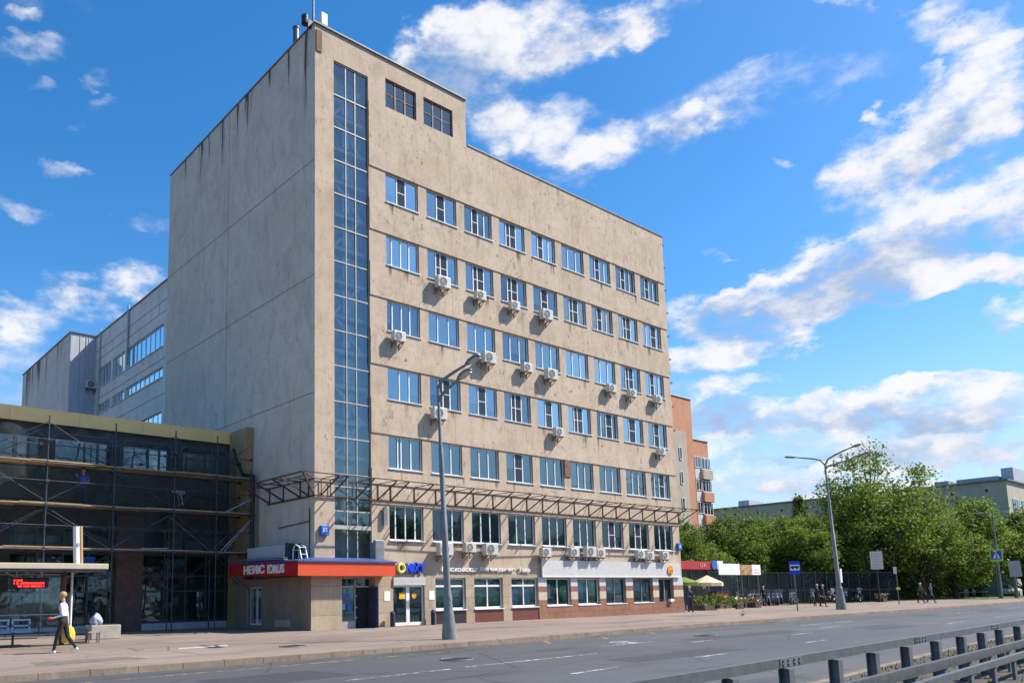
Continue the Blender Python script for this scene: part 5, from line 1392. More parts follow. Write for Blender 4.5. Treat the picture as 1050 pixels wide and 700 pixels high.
# ------------------------------------------------------------------ traffic signs
t = thing("bus_stop_sign", "blue and white bus stop sign on a thin pole by the kerb", "road sign", (32.26, -5.53, 0))
b = MB(); b.tube((32.26, -5.53, 0), (32.2, -5.5, 3.1), .04, .04, 10); b.build("pole", M['galv'], t)
sx = Vector((.62, -.78, 0)).normalized(); c0 = Vector((32.22, -5.56, 2.72)); nn = Vector((-.78, -.62, 0)).normalized()
def plate(b, c, w, h, off, th=.012, mi=0): b.obox(Vector(c) + nn * off, sx * (w / 2), nn * th, Vector((0, 0, h / 2)), mi)
b = MB(); plate(b, c0, .64, .84, .05); b.build("blue_plate", M['blue'], t)
b = MB(); plate(b, c0 + Vector((0, 0, .02)), .56, .36, .07); w = b.build("white_field", M['white'], t)
b = MB(); plate(b, c0 + Vector((0, 0, .05)), .46, .12, .088, .006); plate(b, c0 + sx * .12 + Vector((0, 0, -.04)), .09, .09, .088, .006); plate(b, c0 - sx * .12 + Vector((0, 0, -.04)), .09, .09, .088, .006); b.build("bus_symbol", M['black'], w)
t = thing("information_board", "large pale information board with printed lines on a dark post", "board", (63.2, 1.35, 0))
b = MB(); b.tube((63.2, 1.35, 0), (63.2, 1.35, 3.3), .10, .09, 10); b.build("post", M['black'], t)
sx2 = Vector((.36, -.93, 0)); n2 = Vector((-.93, -.36, 0)); c2 = Vector((63.22, 1.3, 3.95))
b = MB(); b.obox(c2 + n2 * .13, sx2 * .52, n2 * .04, (0, 0, .85)); bd = b.build("panel", M['lettergrey'], t)
b = MB()
for i in range(6): b.obox(c2 + n2 * .176 + Vector((0, 0, .6 - i * .24)) - sx2 * (.05 * (i % 3)), sx2 * (.42 - .06 * (i % 3)), n2 * .003, (0, 0, .03))
b.build("printed_line", M['leadgrey'], bd)
t = thing("round_back_sign", "small pale sign seen edge on atop a thin pole beside the two walkers", "road sign", (51.42, -4.56, 0))
b = MB(); b.tube((51.42, -4.56, 0), (51.42, -4.56, 3.0), .04, .04, 10); b.build("pole", M['galv'], t)
b = MB(); b.obox((51.36, -4.5, 2.72), (.05, -.10, 0), (.02, .01, 0), (0, 0, .28)); b.build("plate", M['lettergrey'], t)
b = MB(); b.obox((51.4, -4.6, 1.28), (.08, -.12, 0), (.02, .01, 0), (0, 0, .10)); b.build("small_plate", M['yellow'], t)
t = thing("crossing_sign", "blue pedestrian crossing sign with a fluorescent green border on a pole", "road sign", (83.1, -3.2, 0))
b = MB(); b.tube((83.15, -2.95, 0), (83.15, -2.95, 6.2), .07, .06, 10); b.build("pole", M['galv'], t)
c3 = Vector((83.0, -3.15, 4.55)); sx3 = Vector((.30, -.954, 0)); n3 = Vector((-.954, -.30, 0))
b = MB(); b.obox(c3 + n3 * .1, sx3 * .58, n3 * .02, (0, 0, .64)); b.build("green_border", M['crossgreen'], t)
b = MB(); b.obox(c3 + n3 * .13 + Vector((0, 0, .04)), sx3 * .45, n3 * .012, (0, 0, .46)); pl_ = b.build("blue_field", M['blue'], t)
b = MB(); q = c3 + n3 * .146
b.add([q + sx3 * -.34 + Vector((0, 0, -.30)), q + sx3 * .34 + Vector((0, 0, -.30)), q + Vector((0, 0, .36))], [(0, 1, 2)]); f = b.build("white_triangle", M['white'], pl_)
b = MB(); q = c3 + n3 * .152 + Vector((0, 0, -.05)); b.obox(q, sx3 * .035, n3 * .002, (0, 0, .12)); b.obox(q + sx3 * .06 + Vector((0, 0, -.16)), sx3 * .03, n3 * .002, (0, 0, .07)); b.obox(q - sx3 * .06 + Vector((0, 0, -.16)), sx3 * .03, n3 * .002, (0, 0, .07)); b.disc(q + Vector((0, 0, .17)) + n3 * .001, n3, .05, 10); b.build("walker_symbol", M['black'], pl_)
t = thing("grey_sign_back", "plain grey back of a tall road sign right of the crossing sign", "road sign", (84.4, -4.2, 0))
b = MB(); b.tube((84.4, -4.2, 0), (84.4, -4.2, 3.8), .20, .09, 10); b.build("pole", M['galvdark'], t)
b = MB(); b.obox((84.3, -4.35, 3.1), (.17, -.50, .03), (-.02, -.007, 0), (0, 0.05, .85)); b.build("plate", M['metal'], t)
# ------------------------------------------------------------------ people
def person(name, lab, loc, head, H=1.68, pose=None, top='clothw', legs='clothk', shoe='white', hair='hairb', sleeve=True, female=True, grp=None, vox=.011, cap=None):
    """one continuous body grown from tapered limbs and remeshed; facing +Y before turning by head (degrees)"""
    P = dict(lean=0, hip=(0, 0), knee=(0, 0), arm=(0, 0), elbow=(10, 10), out=(6, 6), drop=0.0, nod=0, squat=0)
    P.update(pose or {})
    S = H / 1.70
    prim = []   # (p0, p1, r0, r1, tag, squash)
    def V3(x, y, z): return Vector((x, y, z))
    hipz = .90
    def leg(sx, hp, kn):
        h = V3(sx * .095, 0, hipz)
        a = R(hp); d1 = V3(0, math.sin(a), -math.cos(a)); k = h + d1 * .43
        a2 = a - R(kn); d2 = V3(0, math.sin(a2), -math.cos(a2)); an = k + d2 * .40
        return h, k, an, a2
    legs_ = [leg(-1, P['hip'][0], P['knee'][0]), leg(1, P['hip'][1], P['knee'][1])]
    low = min(l[2].z for l in legs_) - .075
    up = V3(0, 0, -low)
    lean = R(P['lean']); td = V3(0, math.sin(lean), math.cos(lean)); fw = V3(0, math.cos(lean), -math.sin(lean))
    pel = V3(0, 0, hipz + .02)
    chest = pel + td * .38; neck = pel + td * .50; 
    hd_dir = Matrix.Rotation(-R(P['nod']), 3, 'X') @ td
    headc = neck + hd_dir * .20 + fw * .015
    sh = .165 if female else .19
    parts = []
    def cap_(p0, p1, r0, r1, tg, sq=None): prim.append((p0 + up, p1 + up, r0, r1, tg, sq))
    cap_(pel - td * .02, pel + td * .10, .135, .125, 'legs', 'w'); cap_(pel + td * .12, pel + td * .22, .118, .115, 'top', 'w')
    cap_(pel + td * .24, chest, .118, .135, 'top', 'w'); cap_(chest - td * .02 + V3(-sh * .55, 0, 0), chest - td * .02 + V3(sh * .55, 0, 0), .10, .10, 'top')
    cap_(neck - td * .06 + V3(-sh * .8, 0, 0), neck - td * .06 + V3(sh * .8, 0, 0), .062, .062, 'top')
    cap_(neck - td * .04, neck + hd_dir * .10, .055, .05, 'skin')
    # head: skull, jaw, nose, ears
    fwh = Matrix.Rotation(-R(P['nod']), 3, 'X') @ fw; side = V3(1, 0, 0)
    cap_(headc + hd_dir * .03 - fwh * .018, headc + hd_dir * .028 + fwh * .015, .086, .080, 'skin'); cap_(headc - hd_dir * .02 + fwh * .01, headc - hd_dir * .075 + fwh * .045, .066, .040, 'skin')
    cap_(headc + fwh * .085 + hd_dir * .015, headc + fwh * .108 - hd_dir * .012, .010, .014, 'skin')
    for s in (-1, 1): cap_(headc + side * (s * .082) + hd_dir * .02, headc + side * (s * .084) - hd_dir * .02, .014, .011, 'skin')
    for s, l in zip((-1, 1), legs_):
        h, k, an, a2 = l
        cap_(h, k, .092, .062, 'legs'); cap_(k, an, .060, .040, 'legs')
        heel = an + V3(0, -.03, -.045); toe = an + V3(0, .16, -.05)
        cap_(an, heel, .04, .034, 'shoe'); cap_(heel, toe, .034, .028, 'shoe')
    hands = []
    for i, s in enumerate((-1, 1)):
        a = R(P['arm'][i]); o = R(P['out'][i])
        base = td * -1.0
        d = Matrix.Rotation(a, 3, 'X') @ base; d = (d + side * (s * math.tan(o))).normalized()
        shp = neck - td * .06 + side * (s * sh)
        el = shp + d * .285
        d2 = Matrix.Rotation(R(P['elbow'][i]), 3, 'X') @ d; wr = el + d2 * .25
        cap_(shp, el, .052, .040, 'top'); cap_(el, wr, .038, .026, 'top' if sleeve else 'skin')
        n = d2; pal = wr + n * .055; cap_(wr, pal, .026, .034, 'skin')
        cap_(pal + fwh * 0, pal + n * .02, .03, .028, 'skin')
        fdir = Matrix.Rotation(R(18), 3, 'X') @ n
        for j, (off, ln) in enumerate(((-.028, .062), (-.009, .075), (.010, .070), (.028, .052))):
            f0 = pal + n * .02 + V3(0, off, 0); f1 = f0 + fdir * (ln * .55); f2 = f1 + (Matrix.Rotation(R(25), 3, 'X') @ fdir) * (ln * .5)
            cap_(f0, f1, .0105, .0095, 'skin'); cap_(f1, f2, .0095, .008, 'skin')
        t0 = wr + n * .03 + V3(-s * .01, .025, 0); t1 = t0 + (n * .5 + V3(-s * .2, .75, 0)).normalized() * .045; cap_(t0, t1, .012, .010, 'skin'); cap_(t1, t1 + n * .025, .010, .009, 'skin')
        hands.append(pal + up)
    b = MB()
    for p0, p1, r0, r1, tg, sq in prim:
        d = (p1 - p0); ln = d.length
        pts = []; rad = []
        dn = d.normalized() if ln > 1e-6 else V3(0, 0, 1)
        for q in (-90, -60, -30, 0): pts.append(p0 + dn * (math.sin(R(q)) * r0)); rad.append(max(.0015, r0 * math.cos(R(q))))
        for q in (0, 30, 60, 90): pts.append(p1 + dn * (math.sin(R(q)) * r1)); rad.append(max(.0015, r1 * math.cos(R(q))))
        nb = len(b.v); b.rings(pts, rad, 12)
        if sq == 'w':
            for i in range(nb, len(b.v)):
                x, y, z = b.v[i]; b.v[i] = (x * (1.18 if female else 1.25), (y - p0.y) * .80 + p0.y if abs(lean) < .5 else y, z)
    me = bpy.data.meshes.new("tmp"); me.from_pydata(b.v, [], b.f)
    o = bpy.data.objects.new("tmp", me); COL.objects.link(o)
    md = o.modifiers.new("r", 'REMESH'); md.mode = 'VOXEL'; md.voxel_size = vox
    sm = o.modifiers.new("s", 'SMOOTH'); sm.iterations = 2; sm.factor = .5
    dg = bpy.context.evaluated_depsgraph_get(); ne = bpy.data.meshes.new_from_object(o.evaluated_get(dg))
    bpy.data.objects.remove(o); bpy.data.meshes.remove(me)
    order = ['skin', 'top', 'legs', 'shoe']
    for k_, m in zip(order, (M['skin'], M[top], M[legs], M[shoe])): ne.materials.append(m)
    pr = [(p0, p1 - p0, max(1e-9, (p1 - p0).length_squared), r0, r1, order.index(tg)) for p0, p1, r0, r1, tg, sq in prim]
    for f in ne.polygons:
        c = f.center; best = 1e9; bi = 0
        for p0, d, l2, r0, r1, tg in pr:
            t = max(0, min(1, (c - p0).dot(d) / l2)); q = (c - p0 - d * t).length - (r0 + (r1 - r0) * t)
            if q < best: best = q; bi = tg
        f.material_index = bi; f.use_smooth = True
    rootm = Matrix.Translation(Vector(loc)) @ Matrix.Rotation(R(head), 4, 'Z') @ Matrix.Scale(S, 4)
    ne.transform(Matrix.Rotation(R(head), 4, 'Z') @ Matrix.Scale(S, 4)); ne.name = name
    body = bpy.data.objects.new(name, ne); COL.objects.link(body); body.location = loc; OFF[body] = Vector(loc)
    tag(body, lab, "person", grp)
    # hair cap and eyes
    hc = headc + up
    hb = MB()
    rm = Matrix.Rotation(-R(P['nod']) - lean, 3, 'X')
    for i in range(9):
        pass
    n, k = 16, 8; vs = []; fs = []
    for i in range(k + 1):
        ph = PI / 2 * (1 - i / k * 1.25)
        for j in range(n):
            t = 2 * PI * j / n; x, y, z = math.cos(ph) * math.cos(t), math.cos(ph) * math.sin(t), math.sin(ph)
            if y > .35 and z < .42: z = .42; 
            rr = .099 if z > .3 else .094
            vs.append(hc + hd_dir * .03 + (rm @ Vector((x * rr, y * rr * 1.06 - .012, z * rr * (1.02 if not cap else 1.1)))))
    for i in range(k):
        for j in range(n): fs.append((i * n + j, (i + 1) * n + j, (i + 1) * n + (j + 1) % n, i * n + (j + 1) % n))
    hb.add([rootm @ v for v in vs], fs, 0, True)
    hb.build("hair" if not cap else "cap", M[cap or hair], body)
    eb = MB()
    for s in (-1, 1): eb.ell(rootm @ (hc + fwh * .088 + side * (s * .032) + hd_dir * .022), .011 * S, .011 * S, .008 * S, 8, 5)
    eb.ell(rootm @ (hc + fwh * .094 - hd_dir * .045), .02 * S, .01 * S, .005 * S, 8, 5)
    eb.build("eyes_and_mouth", M['hairb'], body)
    return body, [rootm @ h for h in hands]
# heading: 0 looks to +Y; positive turns towards -X
wm, hnd = person("person", "woman in white top and black trousers walking left with a yellow bag in her hand", (-11.85, -6.09, 0), 55, 1.66,
    dict(hip=(17, -13), knee=(5, 24), arm=(-8, -6), elbow=(84, 6), out=(5, 9), lean=3), 'clothw', 'clothk', 'white', 'hairg', vox=.009)
bg_ = hnd[1]
o = blob("shopping_bag", (bg_.x + .02, bg_.y - .02, bg_.z - .30), (.17, .12, .27), M['yellowbag'], 8, "yellow plastic carrier bag hanging from the walking woman's hand", "bag")
b = MB()
for s in (-.05, .05): b.rings([(bg_.x + s, bg_.y - .02, bg_.z - .06), (bg_.x + s * .5, bg_.y, bg_.z + .005)], .009, 6)
OFF[o] = Vector(o.location); b.build("handle", M['yellowbag'], o)
o = blob("red_purse", (hnd[0].x - .02, hnd[0].y - .0, hnd[0].z - .0), (.07, .05, .045), M['flred'], 12, "small red purse held in front by the walking woman", "purse")
person("person", "worker in blue jacket standing on the middle scaffold deck", (-8.0, 5.95, 5.47), 160, 1.62, dict(hip=(6, -6), knee=(4, 4), arm=(40, 75), elbow=(50, 40), lean=8), 'clothb', 'clothn', 'clothk', 'hairb', female=False, cap='clothn')
person("person", "worker bending double over the planks at the right of the middle scaffold deck", (-3.35, 5.9, 5.47), 88, 1.65, dict(hip=(32, 26), knee=(44, 40), arm=(62, 58), elbow=(12, 14), lean=82, nod=-10), 'clothg', 'clothn', 'clothk', 'hairb', female=False)
person("person", "woman in dark navy coat standing at the building corner beside the flower stall", (28.96, .0, 0), 150, 1.66, dict(hip=(5, -5), knee=(2, 6), arm=(8, 20), elbow=(14, 60)), 'clothn', 'clothn', 'clothk', 'hairw')
person("person", "dark dressed walker left of the pair in front of the dark fence", (45.9, -.7, 0), 205, 1.7, dict(hip=(14, -12), knee=(4, 16), arm=(-10, 14)), 'clothk', 'clothk', 'clothk', 'hairw', female=False)
person("person", "dark dressed fair haired walker, right one of the pair before the dark fence", (44.6, -1.7, 0), 205, 1.66, dict(hip=(-12, 12), knee=(16, 4), arm=(12, -8)), 'clothk', 'clothk', 'clothk', 'hairg')
person("person", "walker in olive jacket striding left of a companion by the path on the right", (57.3, -4.2, 0), 230, 1.72, dict(hip=(22, -18), knee=(6, 22), arm=(-16, 18)), 'clotho', 'clothk', 'clothk', 'hairw', female=False)
person("person", "walker in dark clothes half hidden behind the companion in olive on the right", (58.4, -4.6, 0), 230, 1.64, dict(hip=(-16, 20), knee=(20, 6), arm=(18, -14)), 'clothg', 'clothn', 'clothk', 'hairb')
# pigeon on the pavement
t = thing("pigeon", "small dark pigeon standing alone near the kerb", "pigeon", (21.0, -8.02, 0))
b = MB(); b.ell((21.0, -8.02, .17), .17, .085, .085, rot=Matrix.Rotation(R(-25), 3, 'Y')); b.ell((21.13, -8.02, .28), .05, .045, .05); b.rings([(21.08, -8.02, .2), (21.13, -8.02, .28)], [.06, .04], 8); b.rings([(20.9, -8.02, .16), (20.72, -8.02, .12)], [.05, .02], 8); b.build("body", M['galvdark'], t)
b = MB()
for s in (-.03, .03): b.bar((21.02, -8.02 + s, .0), (21.0, -8.02 + s, .11), .012)
b.build("legs", M['flpink'], t); b = MB(); b.tube((21.17, -8.02, .28), (21.21, -8.02, .27), .01, .003, 6); b.build("beak", M['black'], t)

# ------------------------------------------------------------------ flower market and fence on the right
t = thing("market_kiosk", "market kiosk with a dark red fascia beside the office's right end", "kiosk", (36, 4.5, 0))
b = MB(); b.box(30.5, 38.4, 4.2, 8, 0, 2.95); b.build("cabin", M['darkteal'], t)
b = MB(); b.box(30.3, 38.5, 3.0, 4.2, 2.96, 3.56); b.build("fascia", M['redsign'], t)
lettering("sign_letters", "ОК", M['flpink'], t, (35.3, 2.99, 3.12), (1, 0, 0), .9, .3, .02)
b = MB(); b.tube((37.2, 2.99, 3.3), (37.2, 2.9, 3.3), .34, .34, 20); b.build("blue_disc", M['signblue'], t)
b = MB(); b.box(37.65, 38.45, 2.93, 2.995, 2.98, 3.62); b.build("white_panel", M['white'], t)
b = MB(); b.box(31.6, 33.5, 3.95, 4.0, 2.3, 2.75); b.build("blue_notice", M['signblue'], t)
b = MB()
for x in (31, 33.4, 35.8, 38.2): b.box(x - .04, x + .04, 4.1, 4.18, 0, 2.9)
b.build("mullion", M['galvdark'], t)
t = thing("billboard", "blank white banner beside the red kiosk fascia", "banner", (39.2, 3, 2.5), "banners above the fence")
b = MB(); b.box(37.75, 40.85, 2.9, 2.96, 2.56, 3.42); b.build("panel", M['white'], t)
for x in (38.2, 40.5):
    b = MB(); b.tube((x, 3.0, 0), (x, 3.0, 3.4), .04, .04, 8); b.build("post", M['galvdark'], t)
t = thing("billboard", "banner with brown picture and white panel right of the blank banner", "banner", (42.4, 3, 2.5), "banners above the fence")
b = MB(); b.box(40.95, 42.75, 2.9, 2.96, 2.56, 3.36); b.build("picture_panel", mat("brown_picture", (.36, .22, .10), .6, .7, 3.5), t)
b = MB(); b.box(42.76, 44.1, 2.9, 2.96, 2.57, 3.38); b.build("white_panel", M['white'], t)
b = MB(); b.box(43.0, 43.9, 2.893, 2.899, 2.72, 2.78); b.box(43.0, 43.7, 2.893, 2.899, 2.95, 3.0); b.build("red_line", M['flpink'], t)
for x in (41.2, 43.8):
    b = MB(); b.tube((x, 3.0, 0), (x, 3.0, 3.4), .04, .04, 8); b.build("post", M['galvdark'], t)
t = thing("glazed_fence", "long dark fence of framed panels behind the parked motorcycles", "fence", (50, 7, 0))
FP = [(38.5, 5.0), (46, 6.7), (53, 7.2), (60, 5.8), (66, 4.2), (73, 3.2)]
k = 0
for (x0, y0), (x1, y1) in zip(FP, FP[1:]):
    n = 4
    for i in range(n):
        a = (x0 + (x1 - x0) * i / n, y0 + (y1 - y0) * i / n); c = (x0 + (x1 - x0) * (i + 1) / n, y0 + (y1 - y0) * (i + 1) / n)
        b = MB(); b.quad((a[0], a[1], .1), (c[0], c[1], .1), (c[0], c[1], 2.85), (a[0], a[1], 2.85)); b.build("panel", M['fence_glass'], t)
        b = MB(); b.bar((a[0], a[1], 0), (a[0], a[1], 3.0), .09); b.build("post", M['black'], t); k += 1
    b = MB(); b.bar((x0, y0, 2.9), (x1, y1, 2.9), .07); b.bar((x0, y0, 1.2), (x1, y1, 1.2), .05); b.build("rail", M['black'], t)
t = thing("market_umbrella", "cream canvas umbrella with a lime green edge over the flower stall", "umbrella", (35.2, 2.4, 0))
b = MB(); b.tube((35.2, 2.4, 0), (35.2, 2.4, 2.5), .035, .03, 8); b.build("pole", M['galv'], t)
def canopy(c, r, h, m, dz=-.25):
    b = MB(); n = 8; C_ = Vector(c); vs = [C_ + Vector((0, 0, h))]; 
    ring = [C_ + Vector((r * math.cos(2 * PI * i / n), r * math.sin(2 * PI * i / n), 0)) for i in range(n)]; low = [p + Vector((0, 0, dz)) for p in ring]
    vs += ring + low; fs = [(0, 1 + i, 1 + (i + 1) % n) for i in range(n)] + [(1 + i, 1 + n + i, 1 + n + (i + 1) % n, 1 + (i + 1) % n) for i in range(n)]
    b.add(vs, fs); return b
canopy((35.0, 2.3, 1.95), 1.15, .55, 'umb').build("canopy", M['umb'], t)
t = thing("market_umbrella", "lime green umbrella tucked behind the cream one", "umbrella", (33.4, 3.2, 0))
b = MB(); b.tube((33.4, 3.2, 0), (33.4, 3.2, 2.4), .035, .03, 8); b.build("pole", M['galv'], t)
canopy((33.4, 3.2, 2.0), 1.1, .4, 'umbg').build("canopy", M['umbg'], t)
def flowers(name, lab, c, r, m, seed, n=160, crate=True):
    t = thing(name, lab, "flower display", c, "flower displays")
    rr = random.Random(seed); C_ = Vector(c)
    b = MB()
    for i in range(n):
        d = Vector((rr.gauss(0, .45), rr.gauss(0, .45), rr.uniform(0, 1))); p = C_ + Vector((d.x * r, d.y * r, .35 + d.z * r * .7)); s = rr.uniform(.05, .11)
        a = Vector((rr.uniform(-1, 1), rr.uniform(-1, 1), rr.uniform(-.3, 1))).normalized(); e = a.orthogonal().normalized(); f = a.cross(e)
        b.add([p + e * s, p + f * s, p - e * s, p - f * s], [(0, 1, 2, 3)], 0 if rr.random() < .36 else 1)
    b.build("blooms", [M[m], M['leafd']], t)["kind"] = "stuff"
    if crate:
        b = MB(); x, y, z = c; b.box(x - r * .7, x + r * .7, y - r * .6, y + r * .6, 0, .38); b.build("crate", M['soil'], t, bevel=.02)
    return t
flowers("flower_stand", "yellow flowers heaped on the stall beside the cream umbrella", (36.6, 2.2, 0), .8, 'flyel', 1)
flowers("flower_stand", "pale white plants in crates at the pavement edge under the umbrella", (36.9, 1.3, 0), .7, 'umb', 2)
flowers("flower_stand", "red flowers in front of the glazed fence left of the motorcycles", (41.6, 3.2, 0), .7, 'flred', 3, 110)
flowers("flower_stand", "pale pink plants low on the pavement in front of the red flowers", (41.0, 2.0, 0), .6, 'flpink', 5)
flowers("flower_stand", "green plants crowded behind the woman in navy", (33.0, 1.6, 0), 1.0, 'leafm', 7)
flowers("flower_stand", "dark plants under the umbrella at the right of the pole", (34.6, 1.4, 0), 1.2, 'leafd', 8, 240)
flowers("flower_stand", "pink flowers by the post near the information board", (64.8, 1.8, 0), .6, 'flpink', 9, crate=True)
b = MB(); b.box(33.2, 35.6, .55, 1.6, 0, .10); tag(b.build("wooden_pallet", M['plank']), "low wooden pallet on the pavement under the flower stall", "pallet")
t = thing("red_counter", "red market counter between the yellow and red flowers", "counter", (38.6, 3.4, 0))
b = MB(); b.box(37.8, 39.6, 3.3, 3.9, 0, 1.25); b.build("counter", M['redsign'], t); b = MB(); b.box(37.7, 39.7, 3.2, 4.0, 1.251, 1.3); b.build("counter_top", M['black'], t)
t = thing("cloth_rack", "grey stall rack covered with dark cloth under the cream umbrella", "rack", (34.9, 2.6, 0))
b = MB(); b.box(34.3, 35.7, 2.7, 3.2, .1, 1.5); b.build("cloth", M['clothg'], t); b = MB()
for x in (34.3, 35.7): b.bar((x, 2.95, 0), (x, 2.95, 1.6), .05)
b.build("frame", M['galvdark'], t)

# ------------------------------------------------------------------ motorcycles
def make_bike():
    t = thing("motorcycle", "x", "motorcycle", (0, 0, 0), "motorcycles parked along the fence")
    for x in (-.68, .70):
        b = MB(); b.torus((x, 0, .31), (0, 1, 0), .25, .06, 20, 8); w = b.build("wheel", M['blackrub'], t)
        b = MB(); b.torus((x, 0, .31), (0, 1, 0), .185, .02, 18, 6); b.tube((x, -.05, .31), (x, .05, .31), .05, .05, 10)
        for k in range(5): a = 2 * PI * k / 5; b.bar((x, 0, .31), (x + .19 * math.cos(a), 0, .31 + .19 * math.sin(a)), .025)
        b.build("rim", M['chrome'], w)
    b = MB(); b.bar((-.68, .08, .31), (-.1, .08, .42), .05); b.bar((-.68, -.08, .31), (-.1, -.08, .42), .05); b.bar((-.15, 0, .35), (.45, 0, .82), .07); b.bar((-.6, 0, .72), (.45, 0, .80), .06); b.build("frame", M['black'], t)
    b = MB(); b.ell((.05, 0, .42), .22, .15, .17); b.obox((.08, 0, .58), (.08, 0, .02), (0, .12, 0), (-.03, 0, .10)); b.build("engine", M['galvdark'], t)
    b = MB(); b.ell((.18, 0, .86), .28, .14, .13); b.build("tank", M['clothn'], t)
    b = MB(); b.rings([(-.02, 0, .84), (-.2, 0, .78), (-.42, 0, .80), (-.68, 0, .90)], [.09, .12, .12, .06], 10); b.build("seat", M['black'], t)
    b = MB()
    for s in (-.08, .08): b.bar((.70, s, .31), (.48, s, .98), .045)
    b.build("fork", M['chrome'], t)
    b = MB(); b.rings([(.36, -.36, 1.08), (.46, -.2, 1.04), (.48, 0, 1.0), (.46, .2, 1.04), (.36, .36, 1.08)], .018, 8); b.build("handlebar", M['black'], t)
    b = MB(); b.ell((.60, 0, .90), .08, .10, .10); b.build("headlight", M['lens'], t)
    b = MB(); b.obox((.58, 0, 1.08), (.06, 0, .0), (0, .16, 0), (-.06, 0, .13)); b.build("windscreen", M['acdark'], t)
    b = MB(); b.rings([(.05, .16, .3), (-.3, .18, .28), (-.8, .18, .40)], [.03, .05, .055], 10); b.build("exhaust", M['chrome'], t)
    b = MB(); b.rings([(.50, 0, .62), (.70, 0, .66), (.92, 0, .58)], [.06, .07, .04], 8); b.build("mudguard", M['clothn'], t)
    return t
bk0 = make_bike()
BK = [(42.6, 4.0, "first motorcycle beside the red flowers at the left end of the row"), (43.9, 3.9, "second motorcycle after the red flowers at the left end of the row"), (45.2, 4.2, "third motorcycle after the red flowers, left of the rider in black"), (46.4, 4.6, "motorcycle the rider in black leans over"), (47.7, 4.8, "motorcycle immediately right of the one with the rider"), (49.1, 5.0, "motorcycle close against the fence left of the bus stop sign"),
      (51.4, 4.0, "motorcycle in front of its row, just left of the bus stop sign's pole"), (48.4, 3.9, "motorcycle parked forward of its neighbours in the middle of the row"),
      (50.6, 5.2, "motorcycle standing behind the bus stop sign's pole"), (52.2, 5.5, "motorcycle just right of the bus stop sign"), (54.5, 5.2, "last motorcycle on the right of the long row"), (56.6, 4.7, "dark motorcycle standing apart right of the row")]
KIDS.clear(); bk1 = copy_thing(bk0, (0, 0, 0)); KIDS.clear()
for ch in [c for c in bpy.data.objects if c.parent == bk1 and c.name.split('.')[0] in ('tank', 'mudguard', 'frame')]:
    ch.data = ch.data.copy(); ch.data.materials[0] = M['silver']
used_bk = set()
for i, (x, y, lab) in enumerate(BK):
    a = R(205 + (i * 37) % 24 - 12)
    pb = (bk0, bk1)[i % 2]
    if pb not in used_bk: used_bk.add(pb); pb.location = (x, y, 0); pb.rotation_euler = (0, 0, a); pb["label"] = lab; pb.scale = (1.15,) * 3
    else: copy_thing(pb, (x, y, 0), a, (1.15,) * 3, label=lab)
for i, (x, y, lab) in enumerate([(61.0, 3.6, "pale motorcycle left of the information board post"), (62.2, 3.0, "motorcycle standing close to the information board post"), (59.4, 4.4, "motorcycle behind the base of the tall double lamp")]):
    copy_thing((bk1, bk0)[i % 2], (x, y, 0), R(215 + i * 12), (1.15,) * 3, label=lab)
person("person", "rider in black leaning over a parked motorcycle left of the stop sign", (45.9, 3.7, 0), 300, 1.72, dict(hip=(10, -6), knee=(6, 10), arm=(60, 50), elbow=(20, 24), lean=28), 'clothk', 'clothk', 'clothk', 'hairw', female=False)
